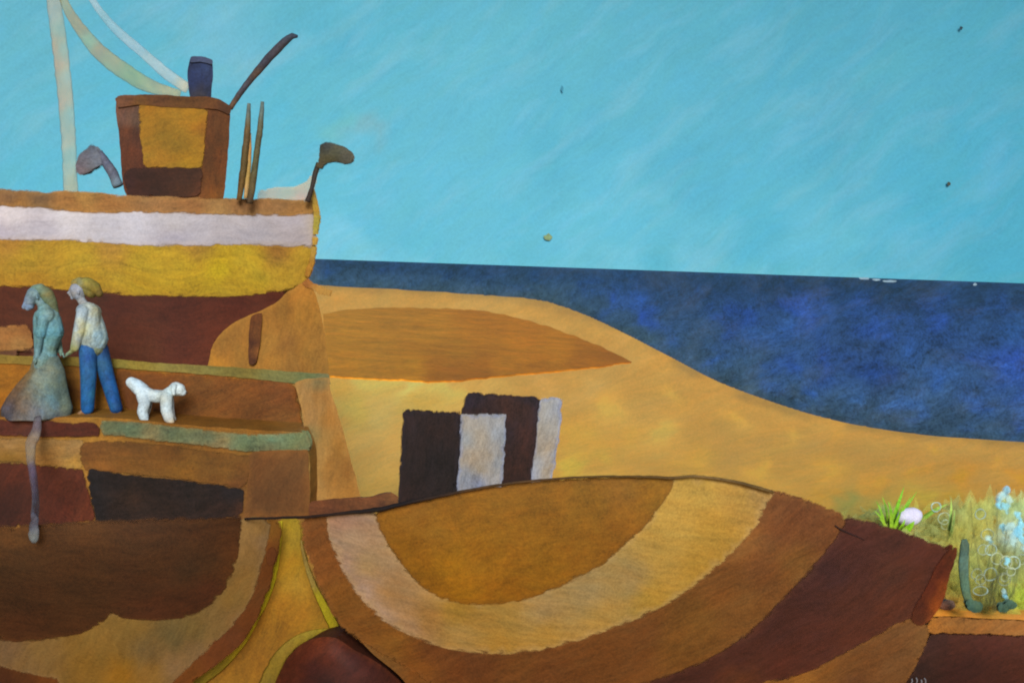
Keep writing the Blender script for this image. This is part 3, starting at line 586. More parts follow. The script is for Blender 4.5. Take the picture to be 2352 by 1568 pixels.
slab('maroon_kerb', [(-60, 966), (60, 962), (110, 966), (170, 972), (215, 970), (229, 984), (227, 1000), (190, 1002), (110, 1002), (40, 1000), (-60, 998)], 12.415,
     [(20, 980, (92, 48, 34)), (70, 985, (82, 52, 50)), (140, 985, (86, 42, 28)), (205, 985, (90, 46, 30)), (60, 970, (98, 58, 38))], mqd, parent=qy, thick=.12, res=10)
slab('pale_band', [(-60, 1004), (40, 1006), (120, 1008), (190, 1010), (192, 1040), (187, 1078), (120, 1070), (60, 1062), (-60, 1058)], 12.442,
     [(20, 1020, (150, 112, 68)), (20, 1050, (128, 90, 32)), (100, 1025, (150, 112, 66)), (110, 1055, (164, 114, 56)), (170, 1030, (156, 118, 72)), (175, 1065, (188, 140, 66))], mq, parent=qy, thick=.06, res=10)
slab('brown_band', [(184, 1030), (195, 1014), (260, 1012), (380, 1022), (460, 1032), (576, 1046), (574, 1085), (560, 1122), (480, 1110), (400, 1096), (300, 1088), (197, 1078), (184, 1055)], 12.438,
     [(210, 1035, (118, 78, 46)), (300, 1030, (106, 70, 38)), (400, 1045, (112, 74, 36)), (500, 1055, (116, 78, 38)), (300, 1070, (126, 84, 40)), (420, 1080, (138, 94, 40)), (520, 1090, (134, 90, 42)), (540, 1110, (112, 70, 40)), (220, 1068, (140, 92, 48))], mq, parent=qy, thick=.06, res=12)
slab('maroon_panel', [(-60, 1058), (30, 1062), (110, 1070), (188, 1078), (200, 1110), (210, 1150), (220, 1194), (140, 1204), (60, 1208), (-60, 1214)], 12.438,
     [(30, 1085, (86, 48, 32)), (40, 1140, (62, 36, 28)), (20, 1170, (58, 34, 28)), (150, 1110, (96, 56, 38)), (150, 1170, (96, 52, 36)), (190, 1180, (106, 62, 40)), (100, 1090, (92, 52, 36)), (60, 1195, (76, 44, 32)), (120, 1140, (84, 46, 32))], paint(P13, ang=70, amp=.12, hue=.09), parent=qy, thick=.06, res=14)
slab('arch_shade', [(198, 1084), (210, 1077), (300, 1090), (400, 1100), (480, 1110), (561, 1124), (558, 1160), (552, 1188), (460, 1192), (340, 1196), (222, 1198), (210, 1150)], 12.432,
     [(215, 1110, (34, 32, 38)), (222, 1170, (34, 32, 38)), (260, 1105, (38, 28, 28)), (330, 1110, (42, 30, 28)), (300, 1150, (60, 40, 30)), (400, 1130, (48, 34, 32)), (470, 1140, (50, 36, 32)), (380, 1165, (52, 36, 30)), (540, 1135, (34, 30, 36)), (500, 1165, (58, 38, 32)), (270, 1185, (46, 32, 28)), (440, 1112, (42, 34, 34)), (560, 1170, (96, 58, 38))], paint(P13, ang=10, amp=.22, hue=.10), parent=qy, thick=.05, res=12, edge=((30, 28, 34), .4))  # flat dark board: the shade inside the opening is put into its colour
slab('end_block', [(574, 1044), (590, 1038), (640, 1035), (706, 1034), (708, 1080), (710, 1130), (709, 1182), (640, 1187), (560, 1191), (566, 1150), (573, 1090)], 12.40,
     [(600, 1060, (116, 76, 44)), (680, 1060, (118, 80, 48)), (640, 1110, (112, 74, 44)), (600, 1160, (106, 70, 42)), (690, 1160, (116, 76, 44))], paint(P13, ang=60, amp=.08, hue=.06), parent=qy, thick=.17, res=16, wobble=1.2, edge=((150, 100, 52), .45))
slab('end_wall', [(678, 880), (700, 872), (757, 868), (757, 892), (772, 940), (790, 1000), (808, 1070), (826, 1140), (828, 1200), (828, 1300), (706, 1300), (708, 1180), (706, 1034), (700, 990), (692, 930)], 12.9,
     [(700, 900, (160, 124, 76)), (740, 900, (168, 118, 58)), (710, 960, (166, 126, 76)), (755, 960, (164, 116, 54)), (728, 1040, (176, 138, 80)), (780, 1030, (158, 112, 48)), (725, 1120, (176, 136, 78)), (770, 1100, (164, 118, 56)), (810, 1120, (166, 120, 56)), (800, 1080, (150, 102, 44)), (735, 880, (124, 116, 84)), (700, 1010, (126, 124, 84))], mqv, parent=qy, thick=.6, skew=-.22, res=14, edge=((186, 142, 76), .4))

rp = thing('sand_coloured_buttress', at(620, 850, 14.1), 'tan sloping buttress under the bow of the big fishing boat', 'buttress')
slab('facing', [(476, 852), (482, 826), (488, 798), (505, 771), (530, 748), (570, 727), (608, 710), (640, 692), (658, 674), (675, 664), (692, 652), (712, 652), (728, 690), (740, 740), (748, 790), (752, 830), (756, 866), (690, 862), (560, 854)], 13.9,
     [(510, 800, (154, 108, 54)), (540, 775, (150, 104, 52)), (560, 820, (158, 112, 54)), (590, 730, (162, 112, 54)), (620, 780, (172, 124, 62)), (625, 830, (176, 124, 58)), (655, 720, (148, 102, 46)), (660, 790, (138, 94, 48)), (665, 840, (150, 106, 54)), (700, 720, (168, 118, 50)), (700, 800, (156, 112, 52)), (735, 800, (158, 112, 54)), (690, 670, (180, 122, 52)), (720, 690, (176, 122, 52)), (705, 655, (170, 110, 46)), (500, 840, (190, 130, 52))],
     mqv, parent=rp, thick=.5, skew=-.24, res=12, edge=((190, 138, 66), .35))
slab('crest', [(690, 652), (705, 640), (714, 648), (728, 655), (760, 668), (758, 680), (735, 676), (716, 664)], 13.88, [(700, 652, (160, 100, 46)), (740, 668, (190, 146, 74))], mqv, parent=rp, thick=.08, res=7, step=5)
pp = slab('prop_post', [(578, 730), (588, 722), (600, 720), (598, 760), (593, 800), (586, 832), (580, 837), (573, 835), (572, 800), (574, 760)], 13.83, [(585, 735, (110, 68, 36)), (592, 770, (118, 76, 40)), (576, 790, (76, 44, 32)), (580, 830, (78, 46, 30)), (594, 810, (140, 94, 48))], paint(P13, ang=86, amp=.12, hue=.06), thick=.14, res=7, step=5,
     label='short brown wooden prop leaning against the tan buttress', cat='post')

# ------------------------------------------------------------------ huts and the baulk in front of the sand
mk = paint(P13, ang=80, amp=.22, hue=.12, bump=.25); mg = paint(P13, ang=70, amp=.10, hue=.04, bump=.25)
GREY = (150, 152, 160)
def hut(name, label, front, side, Yf, Ys, cf, cs, top_back):
    t = thing(name, at(front[0][0], front[-1][1] + 60, Yf), label, 'hut', 'dark sheds on the sand')
    slab('front_wall', front, Yf, cf, mk, parent=t, thick=.10, res=12, step=6, wobble=1.5, edge=((34, 36, 56), .45))
    slab('side_wall', side, Ys, cs, mg, parent=t, thick=.06, res=9, step=5, wobble=2.4, edge=((132, 142, 176), .75))
    # a roof that falls away to the rear, and the rear wall
    L0, R0 = at(front[0][0] + 3, front[0][1] + 3, Yf + .1), at(side[1][0] - 3, side[1][1] + 3, max(Ys(side[1][0], 0), Yf + .1))
    fr = at(front[1][0] - 1, front[1][1] + 3, Yf + .1)
    bl = L0 + Vector((.02, top_back, -.62)); br = Vector((R0.x - .22, L0.y + top_back, L0.z - .62))
    rf = [L0, fr, R0, br, bl]; und = [p - Vector((0, 0, .07)) for p in rf]
    build('roof', rf + und, [[0, 1, 2, 3, 4], [9, 8, 7, 6, 5]] + [[i, i + 5, (i + 1) % 5 + 5, (i + 1) % 5] for i in range(5)], (46, 32, 32), mk, t, smooth=False)
    gz = 1.0
    build('rear_wall', [bl, br, Vector((br.x, br.y, gz)), Vector((bl.x, bl.y, gz))] + [q + Vector((0, .06, 0)) for q in (bl, br, Vector((br.x, br.y, gz)), Vector((bl.x, bl.y, gz)))],
          [[0, 1, 2, 3], [7, 6, 5, 4], [0, 4, 5, 1], [1, 5, 6, 2], [2, 6, 7, 3], [3, 7, 4, 0]], (120, 110, 98), mk, t, smooth=False)
    return t
hut('beach_hut', 'low near black hut with a pale grey side, in front of its taller neighbour',
    [(924, 944), (940, 942), (1000, 945), (1056, 949), (1058, 1000), (1053, 1060), (1048, 1120), (1046, 1200), (906, 1200), (914, 1140), (920, 1040)],
    [(1058, 951), (1162, 953), (1160, 1000), (1157, 1060), (1152, 1120), (1150, 1200), (1046, 1200), (1050, 1100), (1056, 1010)], 12.9, lambda u, v: 12.9 + .9 * (u - 1046) / 110,
    [(940, 960, (50, 34, 36)), (1000, 980, (50, 32, 30)), (940, 1080, (42, 30, 30)), (1000, 1060, (42, 32, 34)), (1030, 1100, (44, 34, 36)), (925, 1130, (52, 34, 32)), (960, 1000, (46, 32, 32))],
    [(1075, 970, (164, 155, 145)), (1120, 965, (156, 155, 156)), (1100, 1000, (165, 153, 137)), (1085, 1050, (169, 150, 127)), (1120, 1050, (164, 148, 128)), (1140, 1060, (151, 156, 163)), (1100, 1080, (171, 152, 125)), (1080, 1095, (147, 154, 168)), (1130, 1090, (162, 158, 155)), (1150, 1000, (153, 158, 166)), (1100, 1110, (141, 148, 172)), (1065, 1010, (154, 156, 157))], 1.0)
hut('beach_hut', 'taller dark brown hut with a narrow pale side, behind the low black one',
    [(1068, 906), (1090, 904), (1150, 908), (1238, 914), (1234, 980), (1226, 1060), (1218, 1110), (1214, 1200), (1056, 1200), (1052, 1110), (1058, 960)],
    [(1240, 914), (1292, 918), (1288, 960), (1280, 1030), (1270, 1100), (1264, 1200), (1206, 1200), (1216, 1090), (1226, 1030), (1234, 970)], 14.1, lambda u, v: 14.1 + .6 * (u - 1210) / 70,
    [(1090, 925, (50, 40, 58)), (1100, 940, (64, 38, 32)), (1160, 925, (70, 42, 36)), (1200, 940, (72, 42, 34)), (1215, 920, (56, 46, 66)), (1200, 1000, (72, 42, 38)), (1190, 1080, (70, 42, 36)), (1215, 1050, (70, 40, 34)), (1170, 1000, (50, 36, 44)), (1180, 1095, (54, 32, 30))],
    [(1255, 930, (163, 160, 156)), (1280, 935, (154, 156, 163)), (1250, 980, (159, 153, 144)), (1275, 980, (158, 155, 151)), (1245, 1030, (165, 152, 136)), (1265, 1030, (169, 150, 125)), (1240, 1070, (157, 156, 157)), (1255, 1080, (170, 153, 130)), (1225, 1085, (153, 159, 174)), (1278, 1040, (147, 153, 166))], .9)
bk_ = slab('timber_baulk', [(711, 1158), (716, 1152), (780, 1146), (850, 1142), (880, 1134), (900, 1132), (913, 1140), (912, 1156), (880, 1168), (820, 1176), (760, 1182), (711, 1186)], 12.0,
     [(740, 1165, (106, 66, 44)), (800, 1160, (108, 68, 44)), (860, 1152, (116, 74, 50)), (895, 1142, (124, 86, 58)), (880, 1160, (80, 52, 42)), (760, 1178, (84, 52, 38))], paint(P13, ang=-6, amp=.13, hue=.08), thick=.22, res=9, step=6,
     label='long brown timber baulk lying on the sand between the quay and the black hut', cat='timber')

# ------------------------------------------------------------------ foreground rowing boats; light falloff to the lower left is in their colours
P9 = PX(8.7)
def YR(u, v):
    return 8.3 + .8 * ((u - 1300) / 900) ** 2 + .75 * (max(0, v - 1120) / 470) ** 2
def lean_left(p):
    q = lean_back(p); return Vector((p.x - .40, q.y, q.z))
def lean_back(p):                       # the far side of a hull that lies over, away from the camera
    k = .62 + .25 * max(0.0, min(1.0, (p.z - 1.2) / 1.6))
    return Vector((p.x * .93 + .05, p.y + 2.2 * k, max(.72, p.z - 1.25 * k)))
mr = paint(P9, ang=-10, amp=.085, hue=.065, ln=1.3); mrd = paint(P9, ang=30, amp=.11, hue=.08, ln=1.2); mrl = paint(P9, ang=62, amp=.08, hue=.05, ln=1.3)
rb = thing('rowing_boat', at(1350, 1640, 9.2), 'beached open boat lying over, its planks in ochre, tan, brown and maroon curves', 'boat', 'beached rowing boats')
RCORE = [(712, 1192), (760, 1187), (860, 1176), (905, 1167), (1000, 1144), (1060, 1131), (1150, 1117), (1250, 1105), (1350, 1099), (1450, 1098), (1548, 1101), (1680, 1110), (1775, 1134), (1860, 1156), (1950, 1194), (2040, 1216), (2120, 1244), (2190, 1268), (2178, 1310), (2150, 1385), (2122, 1440), (2110, 1480), (2078, 1568), (2050, 1650), (980, 1650), (920, 1560), (850, 1500), (790, 1430), (745, 1350), (722, 1260)]
RH = slab('hull', RCORE, lambda u, v: YR(u, v) + .014, (100, 62, 38), mrd, parent=rb, back=lean_back, res=22, wobble=0, inset=4, rag=0)
slab('outer_strake', [(690, 1191), (760, 1186), (770, 1230), (800, 1310), (840, 1372), (900, 1425), (980, 1465), (1080, 1490), (1200, 1490), (1320, 1468), (1420, 1430), (1520, 1386), (1620, 1310), (1700, 1230), (1740, 1170), (1772, 1131), (1812, 1140), (1860, 1153), (1905, 1172), (1952, 1188), (1931, 1224), (1895, 1272), (1851, 1322), (1800, 1376), (1755, 1422), (1700, 1470), (1635, 1512), (1568, 1542), (1498, 1568), (1420, 1650), (1100, 1650), (1010, 1580), (930, 1528), (850, 1482), (790, 1440), (745, 1368), (712, 1285), (698, 1240)],
     lambda u, v: YR(u, v) + .006,
     [(715, 1220, (118, 70, 34)), (735, 1300, (126, 74, 34)), (770, 1380, (122, 76, 30)), (830, 1440, (124, 78, 34)), (900, 1480, (130, 84, 34)), (960, 1530, (124, 74, 30)), (1000, 1495, (104, 60, 30)), (1080, 1515, (100, 58, 32)), (1060, 1560, (112, 64, 32)), (1200, 1530, (108, 66, 32)), (1250, 1560, (112, 66, 34)), (1350, 1510, (110, 66, 32)), (1450, 1500, (112, 68, 34)), (1480, 1450, (108, 66, 34)), (1550, 1480, (118, 76, 34)), (1600, 1420, (116, 76, 34)), (1700, 1400, (118, 76, 38)), (1650, 1340, (120, 74, 36)), (1750, 1300, (116, 70, 38)), (1800, 1220, (112, 66, 38)), (1850, 1180, (108, 62, 36)), (1830, 1290, (120, 78, 38)), (1900, 1220, (112, 66, 38)), (1700, 1250, (130, 84, 44))],
     mrd, parent=rb, inset=-5, thick=.05, res=18, edge=((140, 92, 52), .4))
slab('middle_strake', [(752, 1187), (800, 1182), (862, 1178), (880, 1225), (905, 1275), (960, 1335), (1020, 1372), (1090, 1384), (1170, 1380), (1260, 1350), (1360, 1305), (1430, 1250), (1490, 1190), (1525, 1140), (1544, 1098), (1600, 1096), (1680, 1105), (1740, 1120), (1776, 1131), (1756, 1160), (1738, 1200), (1694, 1252), (1640, 1303), (1580, 1352), (1500, 1400), (1400, 1441), (1300, 1475), (1200, 1495), (1120, 1497), (1030, 1485), (950, 1460), (880, 1420), (830, 1370), (798, 1325), (772, 1270), (758, 1230)],
     lambda u, v: YR(u, v) + .0,
     [(790, 1195, (153, 112, 91)), (800, 1240, (160, 125, 95)), (785, 1290, (164, 127, 106)), (840, 1300, (159, 122, 80)), (830, 1350, (164, 129, 108)), (900, 1370, (157, 114, 70)), (880, 1410, (164, 129, 104)), (980, 1420, (159, 112, 57)), (950, 1440, (166, 125, 89)), (1050, 1400, (162, 118, 44)), (1050, 1460, (164, 124, 65)), (1150, 1420, (160, 120, 55)), (1150, 1475, (170, 124, 51)), (1250, 1400, (159, 125, 78)), (1250, 1455, (170, 127, 57)), (1350, 1360, (155, 125, 80)), (1380, 1420, (166, 127, 63)), (1450, 1330, (157, 125, 76)), (1500, 1370, (170, 127, 49)), (1530, 1280, (170, 129, 58)), (1600, 1300, (168, 122, 45)), (1540, 1200, (178, 135, 60)), (1640, 1220, (170, 124, 47)), (1600, 1130, (184, 139, 60)), (1700, 1150, (174, 127, 55)), (1745, 1140, (165, 122, 64))],
     mr, parent=rb, inset=-5, thick=.05, res=18, edge=((178, 140, 92), .5))
slab('top_strake', [(859, 1178), (905, 1165), (1000, 1142), (1060, 1129), (1150, 1115), (1250, 1103), (1350, 1097), (1450, 1095), (1520, 1096), (1549, 1099), (1542, 1125), (1520, 1158), (1490, 1200), (1440, 1248), (1380, 1298), (1300, 1340), (1220, 1372), (1150, 1386), (1080, 1388), (1010, 1372), (960, 1338), (915, 1284), (885, 1238), (868, 1208)],
     lambda u, v: YR(u, v) - .006,
     [(890, 1190, (152, 102, 34)), (950, 1175, (150, 102, 40)), (930, 1260, (144, 96, 24)), (1000, 1220, (152, 106, 38)), (1050, 1160, (146, 100, 34)), (1030, 1300, (160, 112, 26)), (980, 1330, (146, 98, 22)), (1060, 1355, (164, 112, 24)), (1100, 1280, (154, 106, 30)), (1150, 1150, (148, 102, 36)), (1150, 1360, (156, 104, 26)), (1200, 1230, (148, 102, 32)), (1250, 1140, (146, 100, 34)), (1250, 1310, (154, 106, 30)), (1350, 1150, (138, 98, 34)), (1350, 1250, (142, 96, 30)), (1430, 1130, (138, 96, 40)), (1430, 1220, (146, 98, 34)), (1500, 1130, (148, 104, 34)), (1530, 1110, (150, 108, 40)), (1380, 1280, (150, 102, 34))],
     paint(P9, ang=15, amp=.10, hue=.07, ln=.8), parent=rb, thick=.05, res=16, edge=((120, 80, 34), .55))
slab('maroon_strake', [(1952, 1188), (1975, 1196), (2040, 1214), (2120, 1241), (2182, 1264), (2184, 1300), (2160, 1345), (2140, 1400), (2124, 1424), (2080, 1426), (2030, 1452), (1985, 1478), (1921, 1512), (1868, 1540), (1800, 1560), (1740, 1580), (1640, 1650), (1390, 1650), (1430, 1590), (1498, 1566), (1568, 1541), (1635, 1511), (1700, 1469), (1755, 1421), (1800, 1375), (1851, 1321), (1895, 1271), (1931, 1223)],
     lambda u, v: YR(u, v) - .004,
     [(1970, 1215, (82, 46, 36)), (2050, 1240, (78, 46, 36)), (2130, 1265, (86, 48, 36)), (1960, 1290, (78, 46, 38)), (2060, 1320, (84, 52, 38)), (1920, 1310, (68, 42, 40)), (2100, 1320, (90, 50, 34)), (1860, 1370, (74, 44, 38)), (1960, 1390, (82, 48, 36)), (2050, 1400, (94, 54, 36)), (1790, 1440, (72, 42, 36)), (1880, 1460, (82, 46, 36)), (1950, 1460, (88, 50, 36)), (1700, 1510, (76, 44, 36)), (1800, 1530, (86, 46, 34)), (1600, 1555, (74, 42, 34)), (1700, 1560, (94, 56, 32))],
     mrd, parent=rb, inset=-5, thick=.05, res=18, edge=((110, 74, 52), .4))
slab('transom', [(2150, 1300), (2168, 1274), (2180, 1262), (2190, 1256), (2200, 1258), (2196, 1280), (2184, 1312), (2176, 1345), (2164, 1385), (2146, 1412), (2128, 1432), (2110, 1436), (2090, 1424), (2104, 1390), (2126, 1350)],
     lambda u, v: YR(u, v) - .012,
     [(2185, 1275, (88, 46, 26)), (2160, 1310, (92, 44, 28)), (2140, 1350, (88, 42, 28)), (2120, 1390, (78, 40, 30)), (2110, 1420, (74, 42, 30)), (2170, 1350, (132, 76, 28)), (2150, 1395, (160, 92, 32)), (2130, 1425, (140, 82, 38)), (2196, 1262, (110, 62, 34))], paint(P9, ang=66, amp=.13, hue=.08), parent=rb, thick=.10, res=9, step=6)
slab('keel_plank', [(2078, 1427), (2100, 1426), (2136, 1442), (2128, 1466), (2118, 1490), (2098, 1530), (2078, 1570), (2050, 1650), (1700, 1650), (1750, 1572), (1800, 1562), (1868, 1541), (1921, 1512), (1985, 1478), (2035, 1450)],
     lambda u, v: YR(u, v) - .008,
     [(2090, 1450, (122, 78, 44)), (2050, 1480, (114, 72, 40)), (2000, 1510, (112, 70, 38)), (1950, 1530, (116, 72, 36)), (1960, 1560, (100, 60, 34)), (2060, 1540, (112, 72, 40)), (1850, 1556, (150, 96, 40)), (1780, 1568, (140, 88, 36)), (1890, 1548, (128, 80, 36)), (2120, 1460, (128, 86, 48))], mrd, parent=rb, inset=-5, thick=.08, res=12, edge=((140, 90, 42), .4))
tube('gunwale', [(562, 1191, 3.0), (640, 1189, 3.0), (705, 1187, 3.5), (760, 1181, 3.5), (830, 1174, 5), (870, 1170, 6), (905, 1161, 5), (960, 1149, 5), (1000, 1141, 4), (1060, 1128, 3.5), (1150, 1113, 3), (1250, 1101, 2.5), (1350, 1095, 2.5), (1450, 1094, 2.5), (1545, 1097, 3.5), (1600, 1094, 3), (1680, 1104, 3.5), (1730, 1117, 4), (1775, 1130, 3.5)], lambda u, v: YR(u, 1100) - .06,
     [(600, 1190, (44, 32, 30)), (750, 1182, (52, 34, 28)), (860, 1171, (40, 32, 32)), (905, 1162, (30, 24, 30)), (1000, 1142, (60, 42, 34)), (1100, 1120, (96, 70, 40)), (1250, 1101, (110, 80, 46)), (1400, 1094, (112, 90, 44)), (1540, 1097, (116, 92, 50)), (1640, 1100, (150, 122, 74)), (1740, 1120, (130, 104, 58))], paint(P9, ang=-8, amp=.14, hue=.06), parent=rb, n=8)
tube('rope_eye', [(1918, 1206, 1.2), (1932, 1216, 2.2), (1955, 1226, 1.6), (1985, 1240, .8)], lambda u, v: YR(u, v) - .008, (44, 28, 30), mr, parent=rb, n=6)

# the left-hand boat
def YL(u, v):
    return 8.15 + 1.0 * (max(0, u + 120) / 760) ** 4 + .7 * (max(0, v - 1190) / 400) ** 2
lb = thing('rowing_boat', at(200, 1640, 8.8), 'beached boat with a dark brown top plank above a wide tan plank, under the quay', 'boat', 'beached rowing boats')
LC = [(-60, 1215), (100, 1209), (300, 1195), (556, 1194), (620, 1198), (632, 1260), (610, 1340), (580, 1420), (545, 1475), (495, 1520), (430, 1570), (380, 1650), (-60, 1650)]
LH = slab('hull', LC, lambda u, v: YL(u, v) + .014, (96, 60, 36), mrd, parent=lb, back=lean_left, res=22, wobble=0, inset=4, rag=0)
slab('outer_strake', [(600, 1197), (641, 1195), (638, 1250), (626, 1300), (617, 1338), (602, 1380), (584, 1424), (550, 1477), (500, 1520), (450, 1556), (400, 1600), (340, 1650), (-60, 1650), (-60, 1500), (0, 1515), (100, 1540), (200, 1560), (330, 1560), (420, 1510), (500, 1450), (550, 1390), (585, 1320), (600, 1250)], lambda u, v: YL(u, v) + .006,
     [(622, 1215, (150, 98, 40)), (618, 1260, (130, 76, 34)), (612, 1310, (118, 66, 30)), (595, 1360, (112, 66, 34)), (570, 1420, (112, 62, 30)), (530, 1460, (108, 60, 36)), (490, 1505, (112, 62, 34)), (440, 1545, (118, 68, 30)), (360, 1566, (110, 64, 34)), (250, 1562, (150, 98, 30)), (120, 1560, (108, 60, 26)), (40, 1545, (92, 52, 28)), (20, 1565, (70, 36, 24))], mrl, parent=lb, inset=-5, thick=.05, res=14)
slab('middle_strake', [(548, 1196), (580, 1193), (618, 1196), (615, 1230), (607, 1264), (596, 1306), (584, 1346), (562, 1394), (534, 1430), (484, 1479), (434, 1526), (390, 1568), (340, 1610), (150, 1600), (133, 1556), (50, 1539), (-20, 1522), (-60, 1515), (-60, 1455), (100, 1455), (250, 1410), (400, 1400), (500, 1340), (540, 1260)], lambda u, v: YL(u, v),
     [(585, 1215, (150, 108, 58)), (575, 1270, (142, 102, 54)), (560, 1330, (142, 102, 50)), (530, 1380, (134, 98, 46)), (500, 1420, (124, 94, 52)), (440, 1440, (112, 88, 46)), (400, 1460, (104, 84, 48)), (300, 1440, (124, 92, 42)), (340, 1500, (112, 86, 50)), (200, 1480, (132, 96, 42)), (100, 1500, (126, 92, 48)), (60, 1520, (124, 92, 54)), (20, 1490, (112, 82, 54)), (200, 1530, (132, 94, 36)), (280, 1550, (146, 98, 26)), (400, 1530, (134, 100, 64)), (350, 1545, (140, 100, 44)), (540, 1420, (138, 100, 56)), (450, 1500, (126, 94, 58)), (602, 1250, (140, 104, 68))], mrl, parent=lb, inset=-5, thick=.05, res=14, edge=((146, 110, 74), .4))
slab('top_strake', [(-60, 1214), (0, 1210), (100, 1206), (200, 1198), (300, 1194), (430, 1190), (556, 1191), (553, 1230), (546, 1275), (536, 1312), (520, 1348), (507, 1364), (467, 1402), (417, 1418), (370, 1424), (333, 1424), (283, 1419), (262, 1410), (252, 1412), (233, 1430), (183, 1453), (100, 1470), (33, 1472), (-60, 1465)], lambda u, v: YL(u, v) - .006,
     [(40, 1225, (92, 58, 32)), (40, 1300, (66, 42, 26)), (60, 1360, (64, 38, 24)), (60, 1440, (72, 40, 26)), (200, 1230, (84, 52, 30)), (200, 1300, (70, 42, 24)), (180, 1370, (60, 36, 22)), (180, 1430, (72, 42, 26)), (350, 1220, (72, 44, 28)), (350, 1290, (70, 42, 24)), (330, 1350, (66, 38, 24)), (350, 1400, (74, 40, 28)), (480, 1220, (78, 46, 28)), (480, 1290, (70, 44, 28)), (430, 1310, (60, 38, 25)), (480, 1360, (76, 40, 28)), (530, 1250, (84, 50, 30)), (535, 1300, (88, 52, 28)), (430, 1390, (70, 38, 26))], paint(P9, ang=-4, amp=.13, hue=.07, ln=1.4), parent=lb, thick=.05, res=18, edge=((88, 54, 30), .4))
slab('knot', [(614, 1268), (622, 1256), (632, 1258), (636, 1272), (630, 1290), (620, 1302), (613, 1292)], lambda u, v: YL(u, v) - .0, (116, 66, 32), mrl, parent=lb, thick=.04, res=6, step=4)

# sand wedge between the hulls, edged in bright yellow
wd = slab('sand_ridge', [(636, 1194), (694, 1194), (697, 1262), (712, 1318), (736, 1372), (766, 1422), (786, 1460), (800, 1500), (840, 1650), (380, 1650), (433, 1572), (500, 1520), (550, 1477), (584, 1424), (617, 1338), (635, 1255)], 9.55,
     [(660, 1210, (166, 136, 40)), (680, 1230, (160, 130, 50)), (668, 1300, (168, 124, 34)), (690, 1340, (164, 124, 48)), (660, 1400, (156, 106, 30)), (700, 1420, (154, 104, 30)), (730, 1440, (162, 118, 34)), (640, 1450, (146, 98, 28)), (600, 1500, (140, 94, 30)), (560, 1540, (134, 90, 28)), (520, 1560, (142, 98, 32)), (620, 1540, (142, 96, 30))],
     paint(P9, ang=70, amp=.10, hue=.06), thick=.08, res=14, kind='structure')
def ytrim(pts, cols):
    tube('yellow_edge', pts, 9.52, cols, paint(P9, ang=70, amp=.09, hue=.05, opacity=.8), parent=wd, flat=.12, n=8)
ytrim([(644, 1196, 5), (641, 1250, 5), (627, 1325, 8), (610, 1372, 9), (592, 1412, 8), (556, 1474, 9), (510, 1522, 14), (456, 1562, 18), (420, 1600, 18)], [(642, 1220, (196, 178, 34)), (625, 1330, (190, 174, 32)), (592, 1414, (184, 166, 30)), (556, 1474, (172, 150, 34)), (480, 1545, (136, 116, 40))])
ytrim([(692, 1240, 2), (697, 1272, 4), (714, 1328, 6), (737, 1378, 9), (757, 1418, 12), (770, 1446, 12), (776, 1462, 6)], [(696, 1270, (156, 130, 84)), (716, 1335, (166, 142, 92)), (738, 1380, (192, 174, 42)), (762, 1430, (188, 168, 32)), (770, 1450, (160, 132, 40))])
ytrim([(770, 1448, 8), (735, 1452, 9), (700, 1462, 12), (668, 1482, 14), (640, 1515, 17), (615, 1568, 20), (590, 1640, 20)], [(740, 1452, (156, 132, 42)), (700, 1464, (152, 128, 50)), (660, 1490, (146, 118, 50)), (630, 1535, (138, 112, 42)), (612, 1566, (128, 104, 44))])
ud = thing('upturned_dinghy', at(740, 1640, 9.0), 'dark maroon upturned hull rising like a mound between the two rowing boats', 'boat')
slab('hull', [(610, 1650), (622, 1600), (634, 1566), (654, 1524), (676, 1494), (702, 1474), (735, 1464), (770, 1466), (786, 1474), (812, 1492), (850, 1512), (890, 1540), (930, 1580), (970, 1650)], lambda u, v: 8.9 + .5 * ((u - 780) / 170) ** 2,
     [(735, 1480, (110, 56, 28)), (690, 1500, (100, 50, 28)), (770, 1500, (92, 44, 28)), (720, 1540, (66, 32, 28)), (660, 1540, (92, 46, 26)), (800, 1530, (70, 36, 32)), (850, 1545, (74, 40, 34)), (900, 1562, (82, 46, 34)), (740, 1566, (48, 28, 28))], paint(P9, ang=40, amp=.13, hue=.09), parent=ud, thick=.6, res=12, puff=.10, edge=((122, 70, 36), .4))

# the third hull, cut by the right edge
tb = thing('rowing_boat', at(2300, 1640, 9.8), 'dark maroon boat with a tan rail at the lower right, partly out of view', 'boat', 'beached rowing boats')
slab('hull', [(2140, 1450), (2180, 1452), (2260, 1454), (2340, 1455), (2460, 1460), (2560, 1470), (2560, 1650), (2040, 1650), (2078, 1570), (2098, 1530), (2118, 1490)], lambda u, v: 9.75 + .3 * ((v - 1450) / 200) ** 2,
     [(2150, 1470, (72, 42, 36)), (2200, 1480, (84, 46, 34)), (2280, 1480, (82, 44, 36)), (2340, 1475, (88, 50, 38)), (2130, 1510, (68, 44, 38)), (2220, 1520, (68, 38, 34)), (2330, 1530, (84, 48, 38)), (2120, 1550, (50, 34, 34)), (2200, 1560, (62, 34, 32)), (2300, 1562, (70, 40, 36)), (2142, 1456, (40, 30, 34))], mrd, parent=tb, thick=1.2, res=16, edge=((92, 60, 46), .35), back=lambda p: Vector((p.x, p.y + 1.2, p.z - .55)))
slab('rail', [(2126, 1440), (2140, 1418), (2170, 1416), (2240, 1420), (2340, 1424), (2460, 1432), (2460, 1462), (2340, 1458), (2250, 1455), (2180, 1453), (2138, 1452)], 9.72,
     [(2140, 1430, (166, 106, 44)), (2180, 1430, (156, 104, 54)), (2240, 1432, (154, 102, 54)), (2240, 1448, (146, 94, 48)), (2330, 1440, (152, 102, 58)), (2180, 1448, (156, 98, 42))], mrd, parent=tb, thick=.5, res=9, step=6, back=lambda p: Vector((p.x, p.y + .5, p.z - .2)))
